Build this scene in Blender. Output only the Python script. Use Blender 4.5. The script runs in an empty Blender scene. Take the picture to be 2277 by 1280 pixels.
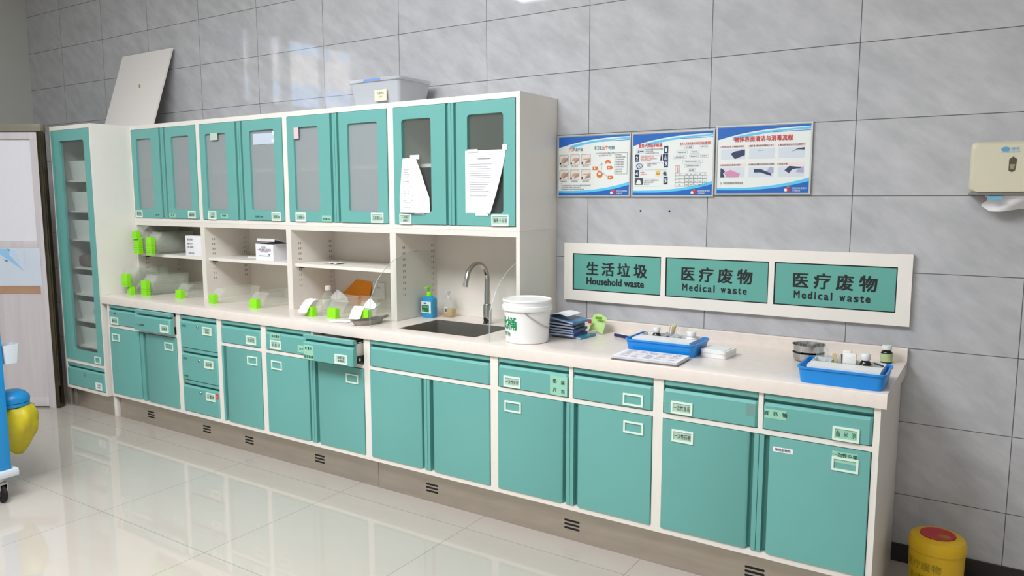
import bpy, bmesh, math, random
from mathutils import Matrix, Vector
random.seed(7)
C = bpy.context.scene.collection
SC = bpy.context.scene
PI = math.pi

# ------------------------------------------------------------------ camera, world, light, exposure
cam = bpy.data.cameras.new('camera'); camo = bpy.data.objects.new('camera', cam); C.objects.link(camo)
cam.sensor_fit = 'HORIZONTAL'; cam.sensor_width = 36.0
cam.lens = 1685.48 / 2277 * 36.0
cam.clip_start = 0.02
camo.matrix_world = (Matrix.Translation((2.6626, -3.4277, 1.5194)) @ Matrix.Rotation(0.5732, 4, 'Z')
                     @ Matrix.Rotation(1.4513, 4, 'X') @ Matrix.Rotation(-0.0015, 4, 'Z'))
SC.camera = camo
SC.view_settings.view_transform = 'Standard'; SC.view_settings.look = 'None'
SC.view_settings.gamma = 1.0; SC.view_settings.use_curve_mapping = False
SC.view_settings.exposure = -0.22
SC.cycles.max_bounces = 10; SC.cycles.transparent_max_bounces = 24
SC.cycles.sample_clamp_indirect = 4.0
SC.cycles.caustics_reflective = False; SC.cycles.caustics_refractive = False

w = bpy.data.worlds.new('world'); SC.world = w; w.use_nodes = True
nt = w.node_tree; nt.nodes.clear()
sky = nt.nodes.new('ShaderNodeTexSky'); sky.sky_type = 'HOSEK_WILKIE'; sky.turbidity = 4.0
sky.sun_direction = Vector((-0.5, -0.4, 0.75)).normalized()
bg = nt.nodes.new('ShaderNodeBackground'); wo = nt.nodes.new('ShaderNodeOutputWorld')
bg.inputs[1].default_value = 18.0
nt.links.new(sky.outputs[0], bg.inputs[0]); nt.links.new(bg.outputs[0], wo.inputs[0])

def area(name, loc, sx, sy, power, col=(1, 1, 1), rot=(0, 0, 0)):
    l = bpy.data.lights.new(name, 'AREA'); l.shape = 'RECTANGLE'; l.size = sx; l.size_y = sy
    l.energy = power; l.color = col
    o = bpy.data.objects.new(name, l); C.objects.link(o); o.location = loc; o.rotation_euler = rot
    return o
# ceiling panel lamps of the room (their light only; the panels themselves are not modelled)
LAMPS = [(-1.2, -3.1, 80), (0.5, -3.3, 122), (0.3, -2.3, 44), (2.2, -3.6, 46)]
for i, (x, y, p) in enumerate(LAMPS):
    area('panel_lamp', (x, y, 3.58), 1.2, 1.2, p, (0.97, 1.0, 1.045))

# sun on the buildings outside, from behind this one
sl_ = bpy.data.lights.new('sun', 'SUN'); sl_.energy = 62; sl_.angle = 0.01; sl_.color = (1.0, 0.95, 0.9)
so_ = bpy.data.objects.new('sun', sl_); C.objects.link(so_); so_.location = (8, -8, 12); so_.rotation_euler = (0.45, 0.95, 0)

# ------------------------------------------------------------------ helpers
def lin(c):
    return tuple(((v / 255) / 12.92 if v / 255 <= 0.04045 else ((v / 255 + 0.055) / 1.055) ** 2.4) for v in c) + (1.0,)

def mat(name, rgb, rough=0.5, metal=0.0, spec=0.5, noise=0.03, scale=8.0, coat=0.0, trans=0.0, emit=None, bump=0.0, stretch=None):
    m = bpy.data.materials.new(name); m.use_nodes = True
    n = m.node_tree.nodes; L = m.node_tree.links; b = n['Principled BSDF']
    b.inputs['Roughness'].default_value = rough; b.inputs['Metallic'].default_value = metal
    b.inputs['Specular IOR Level'].default_value = spec; b.inputs['Coat Weight'].default_value = coat
    b.inputs['Transmission Weight'].default_value = trans
    b.inputs['Base Color'].default_value = lin(rgb)
    if noise or bump:
        tc = n.new('ShaderNodeTexCoord'); no = n.new('ShaderNodeTexNoise'); no.inputs['Scale'].default_value = scale
        no.inputs['Detail'].default_value = 5
        if stretch:
            mp = n.new('ShaderNodeMapping'); mp.inputs['Scale'].default_value = stretch
            L.new(tc.outputs['Object'], mp.inputs['Vector']); L.new(mp.outputs[0], no.inputs['Vector'])
        else: L.new(tc.outputs['Object'], no.inputs['Vector'])
        if noise:
            r = n.new('ShaderNodeValToRGB'); c = lin(rgb)
            r.color_ramp.elements[0].position = 0.3; r.color_ramp.elements[1].position = 0.7
            r.color_ramp.elements[0].color = tuple(max(0, v * (1 - noise)) for v in c[:3]) + (1,)
            r.color_ramp.elements[1].color = tuple(min(1, v * (1 + noise)) for v in c[:3]) + (1,)
            L.new(no.outputs['Fac'], r.inputs['Fac']); L.new(r.outputs[0], b.inputs['Base Color'])
        if bump:
            bp = n.new('ShaderNodeBump'); bp.inputs['Strength'].default_value = bump; bp.inputs['Distance'].default_value = 0.01
            L.new(no.outputs['Fac'], bp.inputs['Height']); L.new(bp.outputs[0], b.inputs['Normal'])
    if emit:
        b.inputs['Emission Color'].default_value = lin(rgb); b.inputs['Emission Strength'].default_value = emit
    return m

def clear(name, rgb, opac, rough=0.1, tint=(1, 1, 1), edge=0.4):
    """thin clear plastic or glass: part see-through, part surface"""
    m = bpy.data.materials.new(name); m.use_nodes = True
    n = m.node_tree.nodes; L = m.node_tree.links; b = n['Principled BSDF']; out = n['Material Output']
    b.inputs['Base Color'].default_value = lin(rgb); b.inputs['Roughness'].default_value = rough
    t = n.new('ShaderNodeBsdfTransparent'); t.inputs[0].default_value = tuple(tint) + (1,)
    mx = n.new('ShaderNodeMixShader')
    fr = n.new('ShaderNodeLayerWeight'); fr.inputs[0].default_value = 0.5
    pw = n.new('ShaderNodeMath'); pw.operation = 'POWER'; pw.inputs[1].default_value = 4.0
    ad = n.new('ShaderNodeMath'); ad.operation = 'MULTIPLY_ADD'; ad.use_clamp = True; ad.inputs[1].default_value = edge; ad.inputs[2].default_value = opac
    L.new(fr.outputs['Facing'], pw.inputs[0]); L.new(pw.outputs[0], ad.inputs[0]); L.new(ad.outputs[0], mx.inputs[0])
    L.new(t.outputs[0], mx.inputs[1]); L.new(b.outputs[0], mx.inputs[2]); L.new(mx.outputs[0], out.inputs[0])
    return m

def tile_mat(name, rgb, line, bw, bh, off, axes, mortar, rough, vein, vscale, rot, lightness=1.0, spec=0.5):
    m = bpy.data.materials.new(name); m.use_nodes = True
    n = m.node_tree.nodes; L = m.node_tree.links; b = n['Principled BSDF']
    tc = n.new('ShaderNodeTexCoord'); sp = n.new('ShaderNodeSeparateXYZ'); L.new(tc.outputs['Object'], sp.inputs[0])
    cb = n.new('ShaderNodeCombineXYZ')
    for i, a in enumerate(axes):
        s = n.new('ShaderNodeMath'); s.operation = 'SUBTRACT'; s.inputs[1].default_value = off[i]
        L.new(sp.outputs['XYZ'.index(a)], s.inputs[0]); L.new(s.outputs[0], cb.inputs[i])
    br = n.new('ShaderNodeTexBrick'); br.offset = 0.0; br.squash = 1.0
    br.inputs['Scale'].default_value = 1.0; br.inputs['Mortar Size'].default_value = mortar
    br.inputs['Mortar Smooth'].default_value = 0.0; br.inputs['Bias'].default_value = 0.0
    br.inputs['Brick Width'].default_value = bw; br.inputs['Row Height'].default_value = bh
    br.inputs['Color1'].default_value = (0, 0, 0, 1); br.inputs['Color2'].default_value = (1, 1, 1, 1); br.inputs['Mortar'].default_value = (0.5,) * 3 + (1,)
    L.new(cb.outputs[0], br.inputs['Vector'])
    mr = n.new('ShaderNodeMapping'); mr.inputs['Rotation'].default_value = (0, 0, rot); L.new(cb.outputs[0], mr.inputs['Vector'])
    mp = n.new('ShaderNodeMapping'); mp.inputs['Scale'].default_value = (1.0, 2.6, 1.0)
    L.new(mr.outputs[0], mp.inputs['Vector'])
    no = n.new('ShaderNodeTexNoise'); no.inputs['Scale'].default_value = vscale; no.inputs['Detail'].default_value = 8; no.inputs['Roughness'].default_value = 0.62
    # every tile gets its own slice of veining
    sh = n.new('ShaderNodeVectorMath'); sh.operation = 'MULTIPLY_ADD'; sh.inputs[1].default_value = (7.3, 3.1, 5.7)
    L.new(br.outputs['Color'], sh.inputs[0]); L.new(mp.outputs[0], sh.inputs[2]); L.new(sh.outputs[0], no.inputs['Vector'])
    rp = n.new('ShaderNodeValToRGB'); c = lin(rgb)
    rp.color_ramp.elements[0].position = 0.32; rp.color_ramp.elements[1].position = 0.72
    rp.color_ramp.elements[0].color = tuple(v * (1 - vein) for v in c[:3]) + (1,)
    rp.color_ramp.elements[1].color = tuple(min(1, v * (1 + vein)) for v in c[:3]) + (1,)
    L.new(no.outputs['Fac'], rp.inputs[0])
    mx = n.new('ShaderNodeMix'); mx.data_type = 'RGBA'
    L.new(br.outputs['Fac'], mx.inputs['Factor']); L.new(rp.outputs[0], mx.inputs['A']); mx.inputs['B'].default_value = lin(line)
    L.new(mx.outputs['Result'], b.inputs['Base Color'])
    b.inputs['Roughness'].default_value = rough; b.inputs['Specular IOR Level'].default_value = spec
    return m

class MB:
    def __init__(s): s.bm = bmesh.new()
    def _f(s, vs, m):
        try: f = s.bm.faces.new(vs)
        except ValueError: return None
        f.material_index = m; return f
    def box(s, x0, x1, y0, y1, z0, z1, m=0, bev=0.0, M=None):
        x0, x1 = min(x0, x1), max(x0, x1); y0, y1 = min(y0, y1), max(y0, y1); z0, z1 = min(z0, z1), max(z0, z1)
        v = [s.bm.verts.new(p) for p in ((x0, y0, z0), (x1, y0, z0), (x1, y1, z0), (x0, y1, z0), (x0, y0, z1), (x1, y0, z1), (x1, y1, z1), (x0, y1, z1))]
        fs = [s._f([v[i] for i in q], m) for q in ((0, 3, 2, 1), (4, 5, 6, 7), (0, 1, 5, 4), (1, 2, 6, 5), (2, 3, 7, 6), (3, 0, 4, 7))]
        if bev > 0:
            es = list({e for f in fs for e in f.edges})
            r = bmesh.ops.bevel(s.bm, geom=es, offset=min(bev, 0.45 * min(x1 - x0, y1 - y0, z1 - z0)), segments=2, profile=0.6, affect='EDGES')
            for f in r['faces']: f.material_index = m
            if M is not None:
                vs = set(v_ for f in r['faces'] for v_ in f.verts)
                for v_ in vs: v_.co = M @ v_.co
        elif M is not None:
            for v_ in v: v_.co = M @ v_.co
        return s
    def ext(s, pts, axis, a, b, m=0, M=None, cap=True):
        """2D outline swept along an axis: 'x' takes (y,z), 'y' takes (x,z), 'z' takes (x,y)"""
        def P(p, t): return {'x': (t, p[0], p[1]), 'y': (p[0], t, p[1]), 'z': (p[0], p[1], t)}[axis]
        A = [s.bm.verts.new(P(p, a)) for p in pts]; B = [s.bm.verts.new(P(p, b)) for p in pts]; n = len(pts)
        fs = [s._f([A[i], A[(i + 1) % n], B[(i + 1) % n], B[i]], m) for i in range(n)]
        if cap: fs += [s._f(A[::-1], m), s._f(B, m)]
        bmesh.ops.recalc_face_normals(s.bm, faces=[f for f in fs if f])
        if M is not None:
            for v in A + B: v.co = M @ v.co
        return s
    def lathe(s, prof, cx, cy, z0, seg=32, m=0, sx=1.0, sy=1.0, M=None, mats=None):
        rings = []; new = []
        for r, z in prof:
            if r < 1e-6: rings.append([s.bm.verts.new((cx, cy, z0 + z))])
            else: rings.append([s.bm.verts.new((cx + r * sx * math.cos(2 * PI * i / seg), cy + r * sy * math.sin(2 * PI * i / seg), z0 + z)) for i in range(seg)])
        fs = []
        for k in range(len(rings) - 1):
            a, b = rings[k], rings[k + 1]; mm = mats[k] if mats else m
            for i in range(seg):
                j = (i + 1) % seg
                if len(a) == 1 and len(b) == 1: continue
                if len(a) == 1: fs.append(s._f([a[0], b[i], b[j]], mm))
                elif len(b) == 1: fs.append(s._f([a[i], a[j], b[0]], mm))
                else: fs.append(s._f([a[i], a[j], b[j], b[i]], mm))
        bmesh.ops.recalc_face_normals(s.bm, faces=[f for f in fs if f])
        if M is not None:
            for r in rings:
                for v in r: v.co = M @ v.co
        return s
    def tube(s, pts, r, seg=12, m=0, cap=True):
        pts = [Vector(p) for p in pts]; rings = []; up = Vector((0, 0, 1))
        rr = r if isinstance(r, (list, tuple)) else [r] * len(pts)
        prev = None
        for i, p in enumerate(pts):
            t = (pts[min(i + 1, len(pts) - 1)] - pts[max(i - 1, 0)]).normalized()
            if prev is None: a = t.cross(up if abs(t.z) < 0.95 else Vector((1, 0, 0))).normalized()
            else: a = (prev - t * prev.dot(t)).normalized()
            prev = a; b = t.cross(a)
            rings.append([s.bm.verts.new(p + rr[i] * (math.cos(2 * PI * k / seg) * a + math.sin(2 * PI * k / seg) * b)) for k in range(seg)])
        fs = []
        for A, B in zip(rings, rings[1:]):
            for k in range(seg): fs.append(s._f([A[k], A[(k + 1) % seg], B[(k + 1) % seg], B[k]], m))
        if cap: fs += [s._f(rings[0][::-1], m), s._f(rings[-1], m)]
        bmesh.ops.recalc_face_normals(s.bm, faces=[f for f in fs if f])
        return s
    def poly(s, pts, m=0, flip=False):
        vs = [s.bm.verts.new(p) for p in pts]
        s._f(vs[::-1] if flip else vs, m); return s
    def pane(s, pts, y, m=0, t=0.0006):
        """printed shape on a plane facing -y: outline of (x,z), very slightly raised"""
        return s.ext(pts, 'y', y - t, y, m)
    def rect(s, x0, x1, z0, z1, y, m=0, t=0.0006): return s.box(x0, x1, y - t, y, z0, z1, m)
    def grid(s, fn, nu, nv, m=0, thick=0.0012):
        """thin sheet from a function (u,v)->point, given a real thickness"""
        V = [[Vector(fn(i / nu, j / nv)) for j in range(nv + 1)] for i in range(nu + 1)]
        N = [[None] * (nv + 1) for _ in range(nu + 1)]
        for i in range(nu + 1):
            for j in range(nv + 1):
                du = V[min(i + 1, nu)][j] - V[max(i - 1, 0)][j]; dv = V[i][min(j + 1, nv)] - V[i][max(j - 1, 0)]
                q = du.cross(dv); N[i][j] = q.normalized() if q.length > 1e-12 else Vector((0, 0, 1))
        A = [[s.bm.verts.new(V[i][j]) for j in range(nv + 1)] for i in range(nu + 1)]
        B = [[s.bm.verts.new(V[i][j] - N[i][j] * thick) for j in range(nv + 1)] for i in range(nu + 1)]
        fs = []
        for i in range(nu):
            for j in range(nv):
                fs.append(s._f([A[i][j], A[i + 1][j], A[i + 1][j + 1], A[i][j + 1]], m)); fs.append(s._f([B[i][j + 1], B[i + 1][j + 1], B[i + 1][j], B[i][j]], m))
        for i in range(nu):
            fs.append(s._f([A[i + 1][0], A[i][0], B[i][0], B[i + 1][0]], m)); fs.append(s._f([A[i][nv], A[i + 1][nv], B[i + 1][nv], B[i][nv]], m))
        for j in range(nv):
            fs.append(s._f([A[0][j], A[0][j + 1], B[0][j + 1], B[0][j]], m)); fs.append(s._f([A[nu][j + 1], A[nu][j], B[nu][j], B[nu][j + 1]], m))
        bmesh.ops.recalc_face_normals(s.bm, faces=[f for f in fs if f]); return s
    def text(s, body, x, z, y, h, width=None, m=0, bold=0.0, M=None, align='c', thick=0.0005):
        """lettering on a plane facing -y, centred on (x,z); h = height of a character body"""
        vs, fs, bx = glyphs(body, 0.0)
        if not vs: return s
        x0, x1 = bx[0], bx[1]; k = h / 0.9; kx = k
        if width: kx = width / max(1e-6, x1 - x0)
        cx = (x0 + x1) / 2 if align == 'c' else x0; cz = 0.37
        offs = [(0, 0)] if bold < .009 else ([(-bold * .7, 0), (bold * .7, 0)] if bold < .019 else [(-bold, -bold * .6), (bold, -bold * .6), (-bold, bold * .6), (bold, bold * .6)])
        for j, (ox, oz) in enumerate(offs):
            T = [s.bm.verts.new((x + (p[0] + ox - cx) * kx, y - thick - j * 5e-5, z + (p[1] + oz - cz) * k)) for p in vs]
            for f in fs:
                s._f([T[i] for i in f], m)
            if M is not None:
                for v in T: v.co = M @ v.co
        return s
    def move(s, M):
        for v in s.bm.verts: v.co = M @ v.co
        return s

_G = {}
def glyphs(body, bold):
    key = (body, bold)
    if key not in _G:
        c = bpy.data.curves.new('lettering_source', 'FONT'); c.body = body; c.size = 1.0; c.offset = bold; c.resolution_u = 2
        o = bpy.data.objects.new('lettering_source', c); C.objects.link(o)
        bpy.context.view_layer.update()
        m = bpy.data.meshes.new_from_object(o.evaluated_get(bpy.context.evaluated_depsgraph_get()))
        vs = [tuple(v.co)[:2] for v in m.vertices]; fs = [tuple(p.vertices) for p in m.polygons]
        bx = (min((v[0] for v in vs), default=0), max((v[0] for v in vs), default=1))
        bpy.data.objects.remove(o); bpy.data.curves.remove(c); bpy.data.meshes.remove(m)
        _G[key] = (vs, fs, bx)
    return _G[key]

WM = {}
def obj(name, mb, mats, parent=None, loc=None, smooth=35.0):
    """link the collected shape as ONE mesh object; shapes are given in world space"""
    bm = mb.bm
    bm.normal_update()
    for f in bm.faces: f.smooth = True
    lim = math.radians(smooth)
    for e in bm.edges:
        if len(e.link_faces) == 2 and e.calc_face_angle(0.0) > lim: e.smooth = False
    base = Matrix.Identity(4)
    if parent is not None: base = WM[parent.name]
    elif loc is not None: base = Matrix.Translation(loc)
    elif bm.verts:
        xs = [v.co.x for v in bm.verts]; ys = [v.co.y for v in bm.verts]; zs = [v.co.z for v in bm.verts]
        base = Matrix.Translation(((min(xs) + max(xs)) / 2, (min(ys) + max(ys)) / 2, min(zs)))
    inv = base.inverted()
    for v in bm.verts: v.co = inv @ v.co
    me = bpy.data.meshes.new(name); bm.to_mesh(me); bm.free()
    for m in (mats if isinstance(mats, (list, tuple)) else [mats]): me.materials.append(m)
    o = bpy.data.objects.new(name, me); C.objects.link(o)
    if parent is not None: o.parent = parent
    else: o.matrix_world = base
    WM[o.name] = base
    return o
def thing(name, label, cat, loc, rotz=0.0, group=None):
    o = bpy.data.objects.new(name, None); C.objects.link(o); o.empty_display_size = 0.05
    o.location = loc; o.rotation_euler = (0, 0, rotz); o['label'] = label; o['category'] = cat
    if group: o['group'] = group
    WM[o.name] = Matrix.Translation(loc) @ Matrix.Rotation(rotz, 4, 'Z')
    return o
def tag(o, label, cat, group=None):
    o['label'] = label; o['category'] = cat
    if group: o['group'] = group
    return o
def struct(name, mb, m, parent=None):
    if parent is None: o = obj(name, mb, m, loc=(0, 0, 0))
    else: o = obj(name, mb, m, parent)
    if parent is None: o['kind'] = 'structure'
    return o
def dup(root, M, label, group=None, only=None):
    """copy of a thing with copies of its parts and sub-parts"""
    r = root.copy(); C.objects.link(r); r.matrix_world = M; r['label'] = label
    if group: r['group'] = group
    for ch in list(root.children):
        c = ch.copy(); C.objects.link(c); c.parent = r
        for g in ch.children:
            d = g.copy(); C.objects.link(d); d.parent = c
    return r
def arc(cx, cy, r, a0, a1, n=8): return [(cx + r * math.cos(a0 + (a1 - a0) * i / n), cy + r * math.sin(a0 + (a1 - a0) * i / n)) for i in range(n + 1)]
def rrect(x0, x1, z0, z1, r, n=5):
    return arc(x1 - r, z0 + r, r, -PI / 2, 0, n) + arc(x1 - r, z1 - r, r, 0, PI / 2, n) + arc(x0 + r, z1 - r, r, PI / 2, PI, n) + arc(x0 + r, z0 + r, r, PI, 1.5 * PI, n)

# ------------------------------------------------------------------ materials
WHITE = mat('white_steel', (236, 231, 223), 0.38, noise=0.015)
WHITE2 = mat('white_steel_inner', (230, 224, 215), 0.45, noise=0.02)
TEAL = mat('teal_enamel', (106, 172, 165), 0.42, noise=0.02, scale=3)
COUNTER = mat('cream_stone', (228, 217, 208), 0.24, noise=0.03, scale=30)
STEEL = mat('brushed_steel', (194, 184, 172), 0.33, metal=0.8, noise=0.07, scale=5, stretch=(1, 1, 6))
CHROME = mat('chrome', (190, 190, 188), 0.1, metal=1.0, noise=0)
SINKST = mat('sink_steel', (150, 146, 138), 0.34, metal=0.7, noise=0.04)
DARK = mat('black_gap', (18, 16, 16), 0.7, noise=0)
BLACK = mat('black_ink', (22, 26, 28), 0.6, noise=0)
HOLD = mat('holder_white', (226, 240, 226), 0.4, noise=0)
CARD = mat('pale_green_card', (150, 205, 180), 0.7, noise=0.02)
CARDW = mat('grey_green_card', (178, 206, 188), 0.7, noise=0.02)
INKG = mat('dark_green_ink', (22, 62, 52), 0.7, noise=0)
FROST = clear('frosted_glass', (178, 186, 188), 0.55, 0.25)
GLASS = clear('clear_glass', (150, 160, 160), 0.10, 0.04, (0.95, 0.97, 0.96))
ACRYL = clear('clear_acrylic', (240, 245, 245), 0.015, 0.03, (0.97, 0.985, 0.98))
ACREDGE = clear('acrylic_edge', (186, 194, 192), 0.55, 0.15)
CLEARP = clear('clear_plastic', (244, 244, 238), 0.10, 0.12, (0.96, 0.97, 0.95))
MILKY = clear('milky_plastic', (232, 232, 236), 0.6, 0.15)
LIME = mat('lime_plastic', (140, 225, 20), 0.35, noise=0.02)
BLUE = mat('blue_tray_plastic', (18, 138, 222), 0.35, noise=0.02)
PAPER = mat('paper', (238, 236, 240), 0.8, noise=0.01)
WPLAST = mat('white_plastic', (236, 236, 234), 0.35, noise=0.01)
INK = mat('grey_ink', (96, 96, 104), 0.8, noise=0)
RED = mat('red_ink', (206, 44, 52), 0.6, noise=0)
WTILE = tile_mat('wall_tile', (184, 184, 187), (92, 89, 88), 0.6134, 0.3082, (2.1318, 2.446), 'XZ', 0.0016, 0.045, 0.13, 5.5, 0.62)
FTILE = tile_mat('floor_tile', (188, 179, 169), (150, 142, 132), 0.802, 0.802, (-1.7429, -0.7356), 'XY', 0.0016, 0.035, 0.025, 1.5, 0.3)
PAINT = mat('wall_paint', (190, 190, 184), 0.7, noise=0.01)
CEIL = mat('ceiling_paint', (236, 236, 232), 0.8, noise=0.01)

# ------------------------------------------------------------------ room shell
XL, XR, YB, ZC = -4.55, 4.6, -6.0, 3.6
struct('floor', MB().box(XL - .1, XR + .1, YB - .1, 0.1, -0.1, 0.0), FTILE)
struct('ceiling', MB().box(XL - .1, XR + .1, YB - .1, 0.1, ZC, ZC + .1), CEIL)
struct('wall_back', MB().box(XL - .1, XR + .1, 0.0, 0.1, 0.0, ZC), WTILE)
struct('wall_front', MB().box(XL - .1, XR + .1, YB - .1, YB, 0.0, ZC), PAINT)
struct('wall_right', MB().box(XR, XR + .1, YB, 0.0, 0.0, ZC), PAINT)
wl = MB()
W0, W1, WZ0, WZ1 = -4.02, -2.22, 2.56, 3.42
wl.box(XL - .1, XL, YB, 0, 0, WZ0).box(XL - .1, XL, YB, 0, WZ1, ZC).box(XL - .1, XL, YB, W0, WZ0, WZ1).box(XL - .1, XL, W1, 0, WZ0, WZ1)
struct('wall_left', wl, PAINT)
wf = MB()
for a, b in ((W0, W0 + .05), (-2.93, -2.80), (W1 - .05, W1), (-3.46, -3.42), (-2.66, -2.34)): wf.box(XL - .08, XL - .02, a, b, WZ0, WZ1)
wf.box(XL - .08, XL - .02, W0, W1, WZ0, WZ0 + .05).box(XL - .08, XL - .02, W0, W1, WZ1 - .05, WZ1)
win = struct('window_1', wf, WHITE)
obj('window_pane', MB().box(XL - .055, XL - .05, W0 + .01, W1 - .01, WZ0 + .01, WZ1 - .01), ACRYL, win)
struct('baseboard_back', MB().box(2.356, XR, -0.012, 0, 0.0, 0.075), mat('black_skirting', (40, 36, 36), 0.4))
bd = MB()
bd.box(-24, -15, -30, 14, -6, 10.5, 0)
for k in range(4):
    z0 = -.9 + 2.2 * k
    bd.box(-14.98, -15.2, -29, 13, z0, z0 + 1.3, 1)
    for j in range(17): bd.box(-14.93, -15.2, -29 + 2.5 * j, -28.6 + 2.5 * j, z0, z0 + .85, 0)
b_ = obj('building_outside', bd, [mat('building_render', (236, 218, 208), 0.8), mat('building_glass', (150, 186, 226), 0.3)])
b_['kind'] = 'structure'

# ------------------------------------------------------------------ cabinet pieces
PR = 0.006            # how far door and drawer faces stand proud
FY = -0.622           # front of the base carcasses
UY = -0.359           # front of the wall cabinets and open shelf units
CT = 0.853            # worktop surface
def loft(mb, loops, m=0):
    R = [[mb.bm.verts.new(p) for p in L] for L in loops]; n = len(R[0]); fs = []
    for A, B in zip(R, R[1:]):
        for i in range(n): fs.append(mb._f([A[i], A[(i + 1) % n], B[(i + 1) % n], B[i]], m))
    fs += [mb._f(R[0][::-1], m), mb._f(R[-1], m)]
    bmesh.ops.recalc_face_normals(mb.bm, faces=[f for f in fs if f])
def drawer_face(mb, x0, x1, z0, z1, o, m=0):
    def prof(k):
        f = o - PR + k
        return [(o + .026, z0), (f + .004, z0), (f, z0 + .003), (f, z1 - .044), (f + .009, z1 - .034), (o + .022, z1 - .034), (o + .022, z1 - .019),
                (o - PR + .004 + k * .5, z1 - .019), (o - PR + .004 + k * .5, z1), (o + .026, z1)]
    L = []
    for x, k in ((x0, .008), (x0 + .008, 0), (x1 - .008, 0), (x1, .008)): L.append([(x, y, z) for y, z in prof(k)])
    loft(mb, L, m)
def door_prof(x0, x1, o, groove):
    """plan outline of a door with its finger groove along the right ('r') or left ('l') edge"""
    a = [(x0, o + .028), (x0, o - PR + .002), (x0 + .002, o - PR)]
    b = [(x1 - .046, o - PR), (x1 - .036, o - PR + .006), (x1 - .034, o + .024), (x1 - .017, o + .024), (x1 - .017, o - PR + .001), (x1, o - PR + .001), (x1, o + .028)]
    P = a + b
    if groove == 'l': P = [(x0 + x1 - x, y) for x, y in P][::-1]
    return P
def ring(mb, x0, x1, z0, z1, t, y0, y1, m=0):
    mb.box(x0, x1, y0, y1, z0, z0 + t, m).box(x0, x1, y0, y1, z1 - t, z1, m).box(x0, x0 + t, y0, y1, z0 + t, z1 - t, m).box(x1 - t, x1, y0, y1, z0 + t, z1 - t, m)
def holder(parent, xc, zc, y, text=None, w=.088, h=.050, card=CARDW, ink=INKG, lines=None, slim=.0075):
    mb = MB(); ring(mb, xc - w / 2, xc + w / 2, zc - h / 2, zc + h / 2, slim, y - .004, y, 0)
    mats = [HOLD]
    if text or lines:
        mats += [card, ink]
        mb.rect(xc - w / 2 + slim, xc + w / 2 - slim, zc - h / 2 + slim, zc + h / 2 - slim, y, 1, .001)
        L = lines or [text]
        for i, s in enumerate(L):
            hh = (.020 if len(L) == 1 else .0125)
            zz = zc + (0 if len(L) == 1 else (.008 - .016 * i)) - .001
            mb.text(s, xc, zz, y - .001, hh, min(w - 2 * slim - .006, len(s) * hh * .95), 2, .012)
    return obj('label_holder', mb, mats, parent)
def sticker(parent, x0, x1, z0, z1, y, rows, mcard=CARD, ink=INKG, hh=None):
    """a small printed sticker; rows = list of (text, x fraction, z fraction)"""
    mb = MB(); mb.rect(x0, x1, z0, z1, y, 0, .0008)
    for s, fx, fz, h in rows: mb.text(s, x0 + (x1 - x0) * fx, z0 + (z1 - z0) * fz, y - .0008, h, None, 1, .02)
    return obj('sticker', mb, [mcard, ink], parent)
def lock(parent, x, z, y):
    mb = MB(); M = Matrix.Translation((x, y, z)) @ Matrix.Rotation(PI / 2, 4, 'X')
    mb.lathe([(0, .006), (.006, .006), (.0085, .003), (.0085, 0), (0, 0)], 0, 0, 0, 18, 0, M=M)
    mb.box(x - .001, x + .001, y - .0066, y - .0058, z - .004, z + .004, 1)
    return obj('lock', mb, [CHROME, DARK], parent)

def base_carcass(mb, x0, x1, rail=True, mid=None, foot=False, top=True):
    t = .021; y1 = -.004; z0, z1 = .160, .801
    mb.box(x0, x0 + t, FY, y1, z0, z1).box(x1 - t, x1, FY, y1, 0.0 if foot else z0, z1)
    mb.box(x0 + t, x1 - t, FY, y1, z0, .183)
    mb.box(x0 + t, x1 - t, y1 - .012, y1, .183, z1)
    if top: mb.box(x0 + t, x1 - t, FY + .30, y1 - .012, z1 - .016, z1)
    if rail: mb.box(x0 + t, x1 - t, FY, FY + .06, .642, .661)
    if mid: mb.box(mid - .009, mid + .009, FY, FY + .06, .661, z1)
FZ = FY - PR        # plane of the closed drawer and door faces
def base_cabinet(label, x0, x1, mid=None, foot=False, rail=True, top=True):
    r = thing('base_cabinet', label, 'cabinet', ((x0 + x1) / 2, FY / 2, 0.160 if not foot else 0.0), group='teal and white base cabinets under the worktop')
    mb = MB(); base_carcass(mb, x0, x1, rail, mid, foot, top)
    obj('carcass', mb, WHITE, r); return r
def drawer(root, x0, x1, z0, z1, pull=0.0, box=False, label=None):
    mb = MB(); drawer_face(mb, x0, x1, z0, z1, FY - pull)
    mats = [TEAL]
    d = obj('drawer', mb, mats, root)
    if box:
        b = MB(); yb = FY - pull + .0265
        b.box(x0 + .016, x0 + .018, yb, yb + .45, z0 + .035, z1 - .02).box(x1 - .018, x1 - .016, yb, yb + .45, z0 + .035, z1 - .02)
        b.box(x0 + .016, x1 - .016, yb, yb + .45, z0 + .033, z0 + .035).box(x0 + .016, x1 - .016, yb + .448, yb + .45, z0 + .035, z1 - .03)
        b.box(x1 - .026, x1 - .016, yb, yb + .45, z1 - .024, z1 - .02)
        obj('drawer_box', b, WHITE2, d)
        g = MB(); g.box(x1 - .016, x1 - .003, yb + .004, yb + .46, z0 + .012, z0 + .045, 0).box(x1 - .004, x1 - .0025, yb + .02, yb + .03, z0 + .022, z0 + .036, 1)
        obj('slide_rail', g, [DARK, CHROME], d)
    if label: d['label'] = label
    return d
def door(root, x0, x1, z0, z1, groove, o=FY):
    mb = MB(); mb.ext(door_prof(x0, x1, o, groove), 'z', z0, z1)
    return obj('door', mb, TEAL, root)

DZ0, DZ1 = .1855, .6395     # doors
RZ0, RZ1 = .6635, .797      # drawers
G = .0025
def edges(x0, x1): return x0 + .021 + G, x1 - .021 - G
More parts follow.
